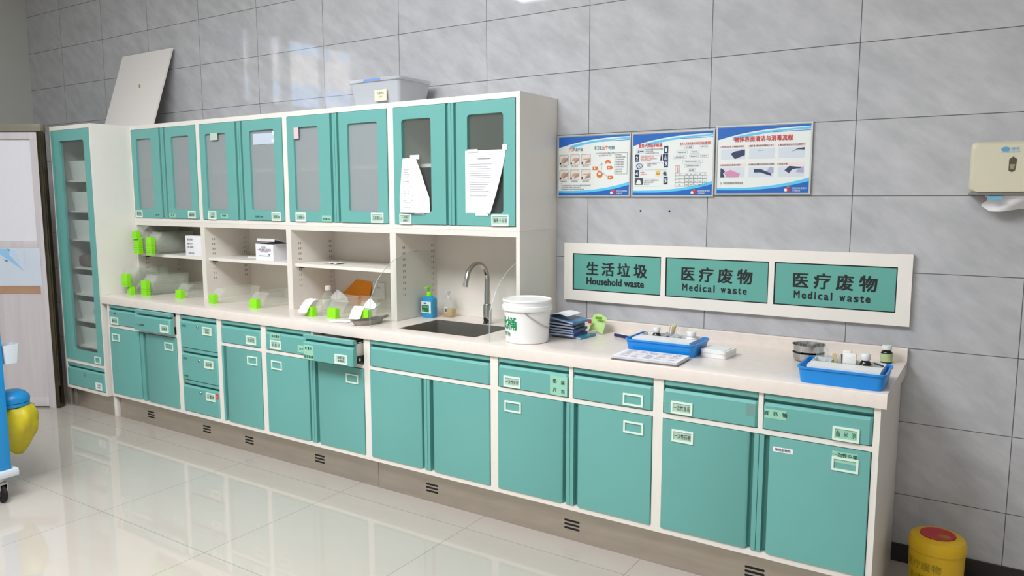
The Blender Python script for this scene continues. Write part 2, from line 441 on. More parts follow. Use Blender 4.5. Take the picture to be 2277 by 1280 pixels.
# unit 1: far left
x0, x1 = -2.44, -1.64; a, b = edges(x0, x1); c = (a + b) / 2
r = base_cabinet('far left base cabinet with its right drawer standing slightly proud', x0, x1, c)
d = drawer(r, a, c - .006, RZ0, RZ1)
holder(d, -2.347, .691, FZ, '敷料包'); sticker(d, -2.375, -2.305, .730, .752, FZ, [('棉签', .5, .5, .012)], TEAL)
d = drawer(r, c - .012, b, RZ0, RZ1, .038, True, 'drawer left slightly open')
holder(d, -1.718, .700, FZ - .038, '消毒液'); sticker(d, -2.048, -1.922, .690, .722, FZ - .038, [('个  人 止血带类', .5, .4, .012)], TEAL)
d = door(r, a, c - .001, DZ0, DZ1, 'r'); holder(d, -2.343, .577, FZ)
d = door(r, c + .001, b, DZ0, DZ1, 'l'); holder(d, -1.740, .579, FZ)
# unit 2: three drawers
x0, x1 = -1.64, -1.235; a, b = edges(x0, x1); c = (a + b) / 2
r = base_cabinet('narrow base cabinet of three locking teal drawers', x0, x1, None, rail=False)
zz = [.1855, .3875, .5915, .797]
for i, (t1, extra) in enumerate((('笔', 0), ('血糖仪', 1), ('注射用品', 2))):
    z0, z1 = zz[i], zz[i + 1] - .003
    d = drawer(r, a, b, z0, z1)
    lock(d, -1.434, (.320, .522, .735)[i], FZ)
    if i == 2: holder(d, -1.341, .715, FZ, lines=['注射用', '肝素钠'])
    elif i == 1: holder(d, -1.339, .509, FZ, '胶布类')
    else: holder(d, -1.336, .307, FZ, '口 罩 类'); sticker(d, -1.287, -1.263, .302, .338, FZ, [('S', .5, .5, .016)], mat('orange_sticker', (214, 84, 50), 0.6), PAPER)
    if i == 2: sticker(d, -1.605, -1.535, .716, .742, FZ, [('体温计', .5, .5, .014)], TEAL)
    if i == 1: sticker(d, -1.608, -1.540, .511, .535, FZ, [('血压计', .5, .5, .013)], TEAL); sticker(d, -1.608, -1.540, .399, .423, FZ, [('手电筒', .5, .5, .013)], TEAL)
# unit 3: one drawer over one door
x0, x1 = -1.235, -.835; a, b = edges(x0, x1)
r = base_cabinet('narrow base cabinet with one drawer above one door', x0, x1)
d = drawer(r, a, b, RZ0, RZ1); holder(d, -.934, .701, FZ, '导尿包')
d = door(r, a, b, DZ0, DZ1, 'l'); holder(d, -.931, .582, FZ)
# unit 4: right drawer pulled open
x0, x1 = -.835, -.035; a, b = edges(x0, x1); c = (a + b) / 2
r = base_cabinet('base cabinet left of the sink with its right drawer pulled open', x0, x1, c)
d = drawer(r, a, c - .012, RZ0, RZ1); holder(d, -.723, .697, FZ, '采 血 针'); sticker(d, -.766, -.684, .728, .762, FZ, [('采血管类', .5, .5, .015)])
sticker(d, -.545, -.488, .676, .716, FZ, [('治 疗', .5, .5, .012)])
d = drawer(r, c + .012, b, RZ0, RZ1, .076, True, 'drawer pulled open')
holder(d, -.136, .696, FZ - .076, lines=['留置针贴', '透明敷料'])
sticker(d, -.412, -.337, .668, .745, FZ - .076, [('留 置 针', .5, .78, .014), ('固定贴膜', .5, .2, .016)])
d = door(r, a, c - .001, DZ0, DZ1, 'r'); holder(d, -.722, .580, FZ)
d = door(r, c + .001, b, DZ0, DZ1, 'l'); holder(d, -.137, .580, FZ)
# unit 5: sink unit
x0, x1 = -.035, .754; a, b = edges(x0, x1); c = (a + b) / 2
r = base_cabinet('base cabinet below the sink with one wide unlabelled drawer front', x0, x1, top=False)
d = drawer(r, a, b, RZ0, RZ1)
door(r, a, c - .001, DZ0, DZ1, 'r'); door(r, c + .001, b, DZ0, DZ1, 'l')
# unit 6
x0, x1 = .754, 1.548; a, b = edges(x0, x1); c = (a + b) / 2
r = base_cabinet('base cabinet right of the sink with a square four-character green sticker', x0, x1, c)
d = drawer(r, a, c - .012, RZ0, RZ1); holder(d, .855, .694, FZ, '一次性床单')
sticker(d, 1.052, 1.137, .666, .752, FZ, [('垫', .28, .72, .018), ('尿', .75, .68, .018), ('片', .28, .27, .018), ('布', .75, .22, .018)])
d = drawer(r, c + .012, b, RZ0, RZ1); holder(d, 1.442, .697, FZ)
d = door(r, a, c - .001, DZ0, DZ1, 'r'); holder(d, .860, .580, FZ)
d = door(r, c + .001, b, DZ0, DZ1, 'l'); holder(d, 1.446, .581, FZ)
# unit 7: right end
x0, x1 = 1.548, 2.354; a, b = edges(x0, x1); c = (a + b) / 2
r = base_cabinet('rightmost base cabinet with a white end panel reaching the floor', x0, x1, c, True)
d = drawer(r, a, c - .011, RZ0, RZ1); holder(d, 1.649, .694, FZ, '一次性备用')
mb = MB(); mb.rect(1.898, 1.934, .705, .750, FZ, 0, .0003); obj('glue_mark', mb, mat('glue_residue', (112, 156, 148), 0.7), d)
d = drawer(r, c + .011, b, RZ0, RZ1); holder(d, 2.248, .691, FZ, '备  米  泡', card=CARD)
sticker(d, 1.968, 2.045, .708, .743, FZ, [('液   已   输', .5, .55, .016)])
d = door(r, a, c - .001, DZ0, DZ1, 'r'); holder(d, 1.655, .580, FZ, '一次性药碗')
d = door(r, c + .001, b, DZ0, DZ1, 'l'); holder(d, 2.250, .581, FZ)
sticker(d, 2.206, 2.290, .585, .626, FZ, [('一次性中单', .5, .70, .015)])
sticker(d, 2.002, 2.073, .586, .604, FZ, [('整理用物类', .5, .5, .010)], PAPER, INK)

# ------------------------------------------------------------------ worktop with backsplash, plinths, sink
SX0, SX1, SY0, SY1 = .095, .575, -.525, -.195
cb = MB(); L0, L1, F0 = -2.488, 2.372, -.634
cb.ext([(F0, .801), (F0, CT - .006), (F0 + .002, CT - .002), (F0 + .006, CT), (SY0, CT), (SY0, .801)], 'x', L0, L1)
cb.box(L0, L1, SY1, -.002, .801, CT).box(L0, SX0, SY0, SY1, .801, CT).box(SX1, L1, SY0, SY1, .801, CT)
wt = tag(obj('worktop', cb, COUNTER), 'long cream stone worktop running over all the base cabinets', 'worktop')
bs = MB(); bs.ext([(-.022, CT), (-.022, .902), (-.018, .906), (-.002, .906), (-.002, CT)], 'x', .732, L1)
obj('backsplash', bs, COUNTER, wt)
sk = MB(); t = .002
def basin(mb, x0, x1, y0, y1, zt, d, rr, m=0):
    outer = [rrect(x0, x1, y0, y1, rr, 4), rrect(x0 + .004, x1 - .004, y0 + .004, y1 - .004, rr, 4)]
    loops = [[(x, y, zt) for x, y in rrect(x0, x1, y0, y1, rr, 4)], [(x, y, zt - d + .02) for x, y in rrect(x0 + .006, x1 - .006, y0 + .006, y1 - .006, rr, 4)],
             [(x, y, zt - d) for x, y in rrect(x0 + .03, x1 - .03, y0 + .03, y1 - .03, rr, 4)]]
    R = [[mb.bm.verts.new(p) for p in L] for L in loops]; n = len(R[0])
    for A, B in zip(R, R[1:]):
        for i in range(n): mb._f([A[i], B[i], B[(i + 1) % n], A[(i + 1) % n]], m)
    mb._f(R[-1], m)
basin(sk, SX0 + .001, SX1 - .001, SY0 + .001, SY1 - .001, .852, .19, .02)
so = obj('sink', sk, SINKST); tag(so, 'rectangular stainless sink basin sunk into the worktop', 'sink')
dr = MB(); dr.lathe([(0, .004), (.03, .004), (.038, .001), (.038, 0), (0, 0)], .335, -.36, .662, 24); obj('drain', dr, CHROME, so)
def plinth(label, x0, x1, vents, y=-.577):
    mb = MB(); mb.box(x0, x1, y, y + .015, 0.0, .1595)
    o = obj('plinth', mb, STEEL); tag(o, label, 'plinth')
    for v in vents:
        m = MB()
        for k in range(3): m.ext(rrect(v - .038, v + .038, .053 + .0175 * k - .0035, .053 + .0175 * k + .0055, .004, 3), 'y', y - .0012, y)
        obj('vent', m, DARK, o)
plinth('stainless plinth with four slotted vents below the left base cabinets', -2.43, -.0165, [-2.068, -1.465, -1.057, -.456])
plinth('stainless plinth with three slotted vents below the right base cabinets', -.0145, 2.3325, [.344, 1.138, 1.94])
ft = MB(); ft.box(-2.468, -2.434, -.603, -.57, 0, .16, bev=.004)
tag(obj('cabinet_foot', ft, WHITE), 'white square foot at the left end of the stainless plinth', 'foot')

# ------------------------------------------------------------------ wall cabinets
def holed_slab(mb, x0, x1, z0, z1, hole, yf, yb, m=0):
    outer = [(x0, z0), (x1, z0), (x1, z1), (x0, z1)]
    for y, fl in ((yf, 1), (yb, 0)):
        A = [mb.bm.verts.new((x, y, z)) for x, z in outer]; B = [mb.bm.verts.new((x, y, z)) for x, z in hole]
        es = [mb.bm.edges.new((A[i], A[(i + 1) % 4])) for i in range(4)] + [mb.bm.edges.new((B[i], B[(i + 1) % len(B)])) for i in range(len(B))]
        r_ = bmesh.ops.triangle_fill(mb.bm, use_beauty=True, use_dissolve=False, edges=es)
        for f in r_['geom']:
            if isinstance(f, bmesh.types.BMFace):
                f.material_index = m; f.normal_update()
                if (f.normal.y < 0) != bool(fl): f.normal_flip()
        if fl: FA, FB = A, B
        else: BA, BB = A, B
    fs = []
    for i in range(4): fs.append(mb._f([FA[(i + 1) % 4], FA[i], BA[i], BA[(i + 1) % 4]], m))
    n = len(FB)
    for i in range(n): fs.append(mb._f([FB[i], FB[(i + 1) % n], BB[(i + 1) % n], BB[i]], m))
def glass_door(root, x0, x1, z0, z1, groove, o, win, glass, pane_label=None):
    """framed door with a rounded window; win = (x0, x1, z0, z1)"""
    mb = MB(); s = 1 if groove == 'r' else -1
    fx0, fx1 = (x0, x1 - .034) if groove == 'r' else (x0 + .034, x1)
    holed_slab(mb, fx0, fx1, z0, z1, rrect(*win, .016, 5), o - PR, o + .022)
    if groove == 'r': mb.box(x1 - .034, x1 - .016, o + .012, o + .022, z0, z1).box(x1 - .016, x1, o - PR + .001, o + .022, z0, z1)
    else: mb.box(x0 + .016, x0 + .034, o + .012, o + .022, z0, z1).box(x0, x0 + .016, o - PR + .001, o + .022, z0, z1)
    d = obj('door', mb, TEAL, root)
    p = MB(); p.box(win[0] - .004, win[1] + .004, o + .006, o + .010, win[2] - .004, win[3] + .004)
    obj('window_pane', p, glass, d)
    return d
UZ0, UZ1 = 1.3795, 1.9815
def wall_cabinet(label, x0, x1):
    r = thing('wall_cabinet', label, 'wall cabinet', ((x0 + x1) / 2, UY / 2, 1.3555), group='teal glazed wall cabinets in a row')
    mb = MB(); t = .021
    mb.box(x0, x0 + t, UY, -.002, 1.3555, 2.012).box(x1 - t, x1, UY, -.002, 1.3555, 2.012)
    mb.box(x0 + t, x1 - t, UY, -.002, 1.984, 2.012).box(x0 + t, x1 - t, UY, -.002, 1.3555, 1.377).box(x0 + t, x1 - t, -.014, -.002, 1.377, 1.984)
    obj('carcass', mb, WHITE, r)
    s = MB(); s.box(x0 + t + .001, x1 - t - .001, UY + .03, -.015, 1.672, 1.69); obj('shelf', s, WHITE2, r)
    a, b = edges(x0, x1); c = (a + b) / 2
    return r, a, b, c
UE = [-2.489, -1.722, -.898, -.079, .7265]
UF = UY - PR
def uwin(a, c, side):
    return (a + .056, c - .128, 1.440, 1.919) if side == 'l' else (c + .100, a - .066, 1.440, 1.919)
r, a, b, c = wall_cabinet('leftmost frosted glazed wall cabinet touching the tall cabinet', UE[0], UE[1])
c = -2.105
d = glass_door(r, a, c - .001, UZ0, UZ1, 'r', UY, uwin(a, c, 'l'), FROST); holder(d, -2.415, 1.406, UF, '棉签包', .078, .05); sticker(d, -2.240, -2.165, 1.390, 1.412, UF, [('纱  布', .5, .5, .013)], TEAL)
d = glass_door(r, c + .001, b, UZ0, UZ1, 'l', UY, uwin(b, c, 'r'), FROST); holder(d, -1.814, 1.407, UF, '输液贴', .078, .05); sticker(d, -2.066, -1.992, 1.388, 1.412, UF, [('纱  布', .5, .5, .013)])
r, a, b, c = wall_cabinet('second wall cabinet from the left with taped paper inside its right window', UE[1], UE[2])
d = glass_door(r, a, c - .001, UZ0, UZ1, 'r', UY, uwin(a, c, 'l'), FROST); holder(d, -1.600, 1.405, UF, lines=['一次性', '输液器'], w=.08, h=.052); sticker(d, -1.518, -1.446, 1.392, 1.416, UF, [('输液器', .5, .5, .012)])
m_ = MB(); m_.rect(a + .112, a + .185, 1.878, 1.922, UF, 0, .001); obj('tape_piece', m_, mat('pale_tape', (196, 212, 200), 0.6), d)
d = glass_door(r, c + .001, b, UZ0, UZ1, 'l', UY, uwin(b, c, 'r'), FROST); holder(d, -.990, 1.405, UF, '注射器20ml', .08, .052); sticker(d, -1.186, -1.110, 1.390, 1.416, UF, [('注射器 10ml', .5, .5, .012)], TEAL)
m_ = MB(); m_.rect(c + .119, b - .06, 1.835, 1.900, UY + .0058, 0, .0008).rect(b - .1, b - .05, 1.845, 1.862, UY + .005, 1, .0008).rect(b - .09, b - .055, 1.885, 1.91, UY + .005, 1, .0008); obj('taped_note', m_, [mat('bluish_paper', (196, 208, 222), 0.7), PAPER], d)
r, a, b, c = wall_cabinet('third wall cabinet from the left with a pink tape strip in its left window', UE[2], UE[3])
d = glass_door(r, a, c - .001, UZ0, UZ1, 'r', UY, uwin(a, c, 'l'), FROST); holder(d, -.778, 1.405, UF, '注射器 5ml', .084, .052); sticker(d, -.605, -.530, 1.384, 1.416, UF, [('注射器 2ml', .5, .4, .012)])
m_ = MB(); m_.rect(a + .059, a + .1, 1.855, 1.918, UF, 0, .001); obj('tape_piece', m_, mat('pinkish_tape', (222, 200, 204), 0.6), d)
d = glass_door(r, c + .001, b, UZ0, UZ1, 'l', UY, uwin(b, c, 'r'), FROST); holder(d, -.178, 1.408, UF, '注射器 1ml', .090, .054)
r, a, b, c = wall_cabinet('rightmost wall cabinet above the sink with clear dark windows', UE[3], UE[4])
d = glass_door(r, a, c - .001, UZ0, UZ1, 'r', UY, uwin(a, c, 'l'), GLASS); holder(d, .021, 1.406, UF, lines=['一次性口', '罩帽子'], w=.082, h=.054)
d = glass_door(r, c + .001, b, UZ0, UZ1, 'l', UY, uwin(b, c, 'r'), GLASS); holder(d, .619, 1.407, UF, '输液卡 记录', .10, .054)

# open shelf units standing on the worktop below them
DK = mat('peg_slot_dark', (110, 104, 92), 0.8, noise=0)
def shelf_unit(label, x0, x1, shelf=True):
    r = thing('shelf_unit', label, 'shelf unit', ((x0 + x1) / 2, UY / 2, CT + .0005), group='white open shelf units on the worktop')
    mb = MB(); t = .021; z0, z1 = CT + .0005, 1.355
    mb.box(x0, x0 + t, UY, -.002, z0, z1).box(x1 - t, x1, UY, -.002, z0, z1).box(x0 + t, x1 - t, UY, -.002, 1.327, z1).box(x0 + t, x1 - t, -.014, -.002, z0, 1.327)
    obj('carcass', mb, WHITE2, r)
    sl = MB()
    for yy in (UY + .055, -.058):
        for k in range(9):
            z = .985 + k * .032
            for dy in (0, .014):
                sl.box(x0 + t, x0 + t + .0006, yy + dy, yy + dy + .004, z, z + .012); sl.box(x1 - t - .0006, x1 - t, yy + dy, yy + dy + .004, z, z + .012)
    obj('peg_hole_pattern', sl, DK, r)
    if shelf:
        s = MB(); s.box(x0 + t + .001, x1 - t - .001, UY + .024, -.016, 1.109, 1.128); obj('shelf', s, WHITE, r)
        for xx in (x0 + t + .0005, x1 - t - .0225):
            p = MB(); p.box(xx, xx + .022, UY + .052, UY + .078, 1.098, 1.1088); obj('shelf_peg', p, DARK, r)
    return r
shelf_unit('leftmost open shelf unit, its shelf packed with clear lidded trays', UE[0], UE[1])
shelf_unit('second open shelf unit from the left, holding an opened white carton', UE[1], UE[2])
shelf_unit('third open shelf unit from the left, with an almost empty shelf', UE[2], UE[3])
shelf_unit('open niche unit without a shelf around the sink tap', UE[3], UE[4], False)

# ------------------------------------------------------------------ tall cabinet at the left end
TX0, TX1, TY = -3.02, -2.4915, -.630
r = thing('tall_cabinet', 'tall teal and white cabinet with a narrow glazed door at the left end', 'tall cabinet', ((TX0 + TX1) / 2, TY / 2, .145))
mb = MB(); t = .018
mb.box(TX0, TX0 + t, TY, -.002, .145, 2.012).box(TX1 - t, TX1, TY, -.002, .145, 2.012).box(TX0 + t, TX1 - t, TY, -.002, 1.984, 2.012)
mb.box(TX0 + t, TX1 - t, TY, -.002, .145, .168).box(TX0 + t, TX1 - t, TY, -.002, .338, .362).box(TX0 + t, TX1 - t, -.016, -.002, .168, 1.984)
obj('carcass', mb, WHITE, r)
a, b = TX0 + t + G, TX1 - t - G
d = glass_door(r, a, b, .3645, 1.9815, 'l', TY, (a + .105, b - .062, .438, 1.908), GLASS); holder(d, -2.577, .393, TY - PR, None, .075, .05)
mb = MB(); drawer_face(mb, a, b, .1705, .3355, TY); d = obj('drawer', mb, TEAL, r); lock(d, (a + b) / 2, .268, TY - PR)
holder(d, -2.583, .206, TY - PR, lines=['治疗室', '备用物'], w=.08, h=.052, card=PAPER)
ZB = [.455, .645, .835, 1.025, 1.225, 1.425, 1.64]
for z in ZB:
    s = MB(); s.box(TX0 + t + .001, TX1 - t - .001, TY + .06, -.02, z - .012, z); obj('shelf', s, WHITE2, r)
mb = MB(); mb.box(-2.955, -2.478, -.592, -.578, 0, .1445); tag(obj('plinth', mb, STEEL), 'short stainless plinth below the tall cabinet', 'plinth')
def bin_(z, label, card):
    x0, x1, y0, y1 = -2.955, -2.53, -.55, -.2
    r = thing('storage_bin', label, 'bin', ((x0 + x1) / 2, (y0 + y1) / 2, z + .0005), group='white bins inside the tall cabinet')
    mb = MB(); z0, z1 = z + .0005, z + .135
    o = [(x0 + .015, y0 + .02), (x1 - .015, y0 + .02), (x1 - .015, y1 - .02), (x0 + .015, y1 - .02)]; u = [(x0, y0), (x1, y0), (x1, y1), (x0, y1)]
    ii = [(x0 + .004, y0 + .004), (x1 - .004, y0 + .004), (x1 - .004, y1 - .004), (x0 + .004, y1 - .004)]; bb = [(x0 + .018, y0 + .023), (x1 - .018, y0 + .023), (x1 - .018, y1 - .023), (x0 + .018, y1 - .023)]
    R = [[mb.bm.verts.new((x, y, z_)) for x, y in L] for L, z_ in ((o, z0), (u, z1), (ii, z1), (bb, z0 + .004))]
    mb._f(R[0][::-1], 0)
    for A, B in zip(R, R[1:]):
        for i in range(4): mb._f([A[i], A[(i + 1) % 4], B[(i + 1) % 4], B[i]], 0)
    mb._f(R[3], 0)
    obj('tub', mb, WPLAST, r)
    if card:
        m = MB(); m.box(-2.74, -2.65, y0 - .004, y0 + .012, z + .05, z + .09, 0).text('敷贴', -2.695, z + .07, y0 - .004, .025, None, 1, .01); obj('card_label', m, [CARD, INKG], r)
WB = ['bottom', 'second from bottom', 'third from bottom', 'fourth from bottom', 'third from top', 'second from top', 'topmost']
for i, z in enumerate(ZB):
    if i == 3: continue
    bin_(z, 'white plastic bin in the tall cabinet, %s of the column' % WB[i], i == 1)
br = mat('brown_pack', (122, 96, 84), 0.6, noise=0.3, scale=20)
for i, (x, lab, mm) in enumerate(((-2.86, 'brown packet beside the orange one on the middle shelf of the tall cabinet', br), (-2.65, 'orange-topped packet on the middle shelf of the tall cabinet', mat('orange_pack', (206, 104, 48), 0.5, noise=0.25, scale=14)))):
    m = MB(); m.box(x - .095, x + .095, -.53, -.3, 1.0255, 1.11, bev=.03); tag(obj('packet', m, mm), lab, 'packet')

# ------------------------------------------------------------------ steel and glass door beside the tall cabinet
DM = Matrix.Translation((-3.026, -.672, 0)) @ Matrix.Rotation(math.atan2(-.542, -.84), 4, 'Z')   # local x runs along the door, away from the cabinet
def dbox(mb, s0, s1, d0, d1, z0, z1, m=0, bev=0.0): return mb.box(s0, s1, d0, d1, z0, z1, m, bev, DM)
DSTEEL = mat('door_steel', (220, 212, 216), 0.3, metal=0.3, noise=0.06, scale=4, stretch=(6, 6, .4))
DDARK = mat('dark_mirror_steel', (92, 84, 70), 0.16, metal=0.95, noise=0.25, scale=3, stretch=(2, 2, .6))
PANELB = mat('pale_blue_board', (206, 214, 226), 0.5, noise=0.02)
DGL = bpy.data.materials.new('patterned_glass'); DGL.use_nodes = True
n_ = DGL.node_tree.nodes; l_ = DGL.node_tree.links; b_ = n_['Principled BSDF']
b_.inputs['Base Color'].default_value = lin((226, 224, 230)); b_.inputs['Roughness'].default_value = 0.28
tc_ = n_.new('ShaderNodeTexCoord'); mp_ = n_.new('ShaderNodeMapping'); mp_.inputs['Rotation'].default_value = (0, PI / 4, 0); mp_.inputs['Scale'].default_value = (20, 20, 20); mq_ = n_.new('ShaderNodeMapping'); mq_.inputs['Rotation'].default_value = (0, 0, -math.atan2(-.542, -.84))
vo_ = n_.new('ShaderNodeTexVoronoi'); vo_.distance = 'CHEBYCHEV'; vo_.inputs['Randomness'].default_value = 0.0; vo_.inputs['Scale'].default_value = 1.0
bp_ = n_.new('ShaderNodeBump'); bp_.inputs['Strength'].default_value = 0.5; bp_.inputs['Distance'].default_value = 0.01
l_.new(tc_.outputs['Object'], mq_.inputs[0]); l_.new(mq_.outputs[0], mp_.inputs[0]); l_.new(mp_.outputs[0], vo_.inputs['Vector']); l_.new(vo_.outputs['Distance'], bp_.inputs['Height']); l_.new(bp_.outputs[0], b_.inputs['Normal'])
mb = MB(); dbox(mb, .001, .030, -.03, .03, 0, 1.975, 0, .004); dbox(mb, .935, .98, -.03, .03, 0, 1.975, 0, .004)
dr_ = struct('door_1', mb, DDARK)
mb = MB(); mb.box(-3.066, -3.0235, -.615, -.30, 0, 2.0, 0, .003); obj('jamb_lining', mb, STEEL, dr_)
mb = MB(); dbox(mb, .010, .018, -.034, -.0305, .0, 1.975); obj('jamb_reflection', mb, CHROME, dr_)  # bright strip added to imitate a silver reflection streak in the jamb steel
mb = MB(); dbox(mb, -.002, .98, -.032, .032, 1.977, 2.03, 0, .003); obj('door_header', mb, mat('olive_steel', (150, 144, 128), 0.35, metal=0.5, noise=0.06), dr_)
mb = MB()
dbox(mb, .033, .932, -.02, .02, 1.925, 1.974, 0, .002); dbox(mb, .033, .085, -.02, .02, .0, 1.925, 0, .002); dbox(mb, .88, .932, -.02, .02, .0, 1.925, 0, .002)
dbox(mb, .085, .88, -.02, .02, 1.165, 1.215, 0, .002); dbox(mb, .085, .88, -.02, .02, .012, .075, 0, .002)
lf = obj('door_leaf', mb, DSTEEL, dr_)
mb = MB(); dbox(mb, .085, .88, -.006, .006, 1.215, 1.925); obj('glass_panel', mb, DGL, dr_)
mb = MB(); dbox(mb, .085, .88, -.012, .012, .075, .84); obj('steel_panel', mb, DSTEEL, dr_)
mb = MB(); dbox(mb, .085, .88, -.018, .018, .84, .895); obj('wood_rail', mb, mat('worn_wood', (176, 138, 112), 0.5, noise=0.12), dr_)
mb = MB(); dbox(mb, .07, .88, -.022, .022, .895, 1.165); obj('kick_board', mb, PANELB, dr_)
# torn blue film on the board, camera side of the leaf
mb = MB()
for P, m in (([(.405, 1.16), (.19, 1.0), (.29, 1.12), (.28, 1.158)], 0), ([(.30, 1.158), (.215, 1.04), (.24, 1.15)], 1), ([(.19, 1.15), (.185, 1.02), (.178, 1.03), (.18, 1.152)], 1), ([(.335, 1.085), (.30, 1.075), (.31, 1.065)], 2)):
    mb.ext(P, 'y', .0222, .0230, m, DM)
obj('torn_film', mb, [mat('sky_film', (150, 196, 232), 0.4), mat('pale_film', (190, 214, 236), 0.4), mat('blue_film', (60, 128, 206), 0.4)], dr_)
mb = MB(); mb.box(-3.0, -2.962, -.60, -.56, 0, .1445, bev=.003)
tag(obj('cabinet_foot', mb, mat('grey_foot', (128, 122, 110), 0.5)), 'grey post under the left front corner of the tall cabinet', 'foot')

# ------------------------------------------------------------------ boards and boxes above the cabinets
mb = MB(); zt, zb, yb = 2.588, 2.0135, -.205
ang = math.atan2(-yb - .012, zt - zb)
th = .014
mb.ext([(yb, zb), (yb - th * math.cos(ang), zb + th * math.sin(ang) * .0), (-.014 - th, zt), (-.014, zt)], 'x', -3.073, -2.445)
bo = obj('spare_panel', mb, mat('board_white', (234, 228, 224), 0.45, noise=0.01)); tag(bo, 'loose white board leaning on the wall on top of the cabinets', 'board')
k = (2.33 - zb) / (zt - zb); yy = (yb - th) + ((-.014 - th) - (yb - th)) * k
mb = MB(); mb.rect(-2.735, -2.722, 2.318, 2.342, yy - .004, 0, .001); obj('smudge_mark', mb, mat('green_smudge', (150, 160, 70), 0.7), bo)
r = thing('lidded_box', 'translucent lidded storage box on top of the wall cabinets', 'box', (-.24, -.2, 2.0125))
MILK2 = clear('storage_box_plastic', (214, 218, 224), 0.62, 0.12)
mb = MB(); x0, x1, y0, y1 = -.405, -.045, -.325, -.06
def tapered(mb, x0, x1, y0, y1, z0, z1, ins, wall, m=0, rr=.02):
    L = [[(x, y, z0) for x, y in rrect(x0 + ins, x1 - ins, y0 + ins, y1 - ins, rr, 4)], [(x, y, z1) for x, y in rrect(x0, x1, y0, y1, rr, 4)],
         [(x, y, z1) for x, y in rrect(x0 + wall, x1 - wall, y0 + wall, y1 - wall, rr, 4)], [(x, y, z0 + wall) for x, y in rrect(x0 + ins + wall, x1 - ins - wall, y0 + ins + wall, y1 - ins - wall, rr, 4)]]
    R = [[mb.bm.verts.new(p) for p in q] for q in L]; n = len(R[0])
    mb._f(R[0][::-1], m)
    for A, B in zip(R, R[1:]):
        for i in range(n): mb._f([A[i], A[(i + 1) % n], B[(i + 1) % n], B[i]], m)
    mb._f(R[3], m)
tapered(mb, x0, x1, y0, y1, 2.0125, 2.135, .018, .003); obj('tub', mb, MILK2, r)
mb = MB(); mb.ext(rrect(x0 - .006, x1 + .006, y0 - .006, y1 + .006, .022, 4), 'z', 2.1355, 2.152); mb.ext(rrect(x0 + .03, x1 - .03, y0 + .03, y1 - .03, .02, 4), 'z', 2.152, 2.158); obj('lid', mb, MILK2, r)
mb = MB(); mb.rect(-.29, -.17, 2.138, 2.15, y0 - .0062, 0, .001); obj('lid_print', mb, mat('faded_blue_print', (120, 150, 214), 0.5), r)
mb = MB(); mb.rect(-.215, -.13, 2.03, 2.09, y0 + .001, 0, .004).text('无菌物品', -.172, 2.07, y0 - .003, .011, None, 1).text('2023', -.172, 2.052, y0 - .003, .010, None, 1); obj('card_label', mb, [mat('cream_card', (226, 222, 196), 0.7), INK], r)

# ------------------------------------------------------------------ notices taped to the sink wall cabinet
def notice(label, fn, nu, nv, lines, tape, y0=UF - .0012):
    r = thing('paper_notice', label, 'notice', tuple(Vector(fn(.5, 0)) + Vector((0, 0, 0))), group='papers taped to the glass doors')
    mb = MB(); mb.grid(fn, nu, nv, 0, .0006); obj('sheet', mb, PAPER, r)
    mb = MB()
    for (u0, u1, v0, v1) in lines:
        a_ = [Vector(fn(u, v)) + Vector((0, -.0012, 0)) for u, v in ((u0, v0), (u1, v0), (u1, v1), (u0, v1))]
        mb.poly(a_)
    obj('printed_lines', mb, mat('faint_print', (150, 150, 158), 0.8, noise=0) if 'faint_print' not in bpy.data.materials else bpy.data.materials['faint_print'], r)
    for x0, x1, z0, z1, yy in tape:
        mb = MB(); mb.rect(x0, x1, z0, z1, yy, 0, .0008); obj('tape_strip', mb, WPLAST, r)
random.seed(3)
def fL(u, v):      # crumpled sheet, narrow at its taped top
    z = 1.437 + .283 * v
    wl = -.018 + .03 * v * v; wr = .187 - .012 * v - (.062 * max(0, v - .28) / .72) - .02 * max(0, v - .28)
    y = UF - .0015 - .018 * math.sin(PI * min(1, u * 1.02)) * (1 - v) ** .5 * .8 - .006 * math.sin(9 * u + 5 * v) ** 2 * v
    return (wl + (wr - wl) * u, min(y, UF - .0012), z)
ln = []
for k in range(17):
    v = .10 + .043 * k
    if k in (4, 8, 12): continue
    ln.append((.16, .16 + random.uniform(.22, .42), v, v + .006))
notice('crumpled printed sheet taped to the left door above the sink', fL, 14, 18, ln, [(.06, .122, 1.713, 1.735, UF - .0032), (.085, .15, 1.429, 1.442, UF - .0032)])
def fR(u, v):      # larger sheet whose right edge curls away below
    z = 1.440 + .305 * v
    wr = .652 - .085 * (1 - v) ** 1.3
    y = UF - .0015 - .030 * max(0, u - .55) ** 1.5 * (1 - v)
    return (.412 + (wr - .412) * u, y, z)
ln = [(.33, .66, .86, .874)]
for k in range(15): ln.append((.14, .14 + random.uniform(.42, .64), .78 - .036 * k, .7845 - .036 * k))
notice('larger typed sheet with a curled edge taped to the right door above the sink', fR, 14, 14, ln, [(.428, .49, 1.735, 1.751, UF - .0032), (.634, .66, 1.742, 1.768, UF - .0032), (.475, .552, 1.428, 1.444, UF - .0036)])

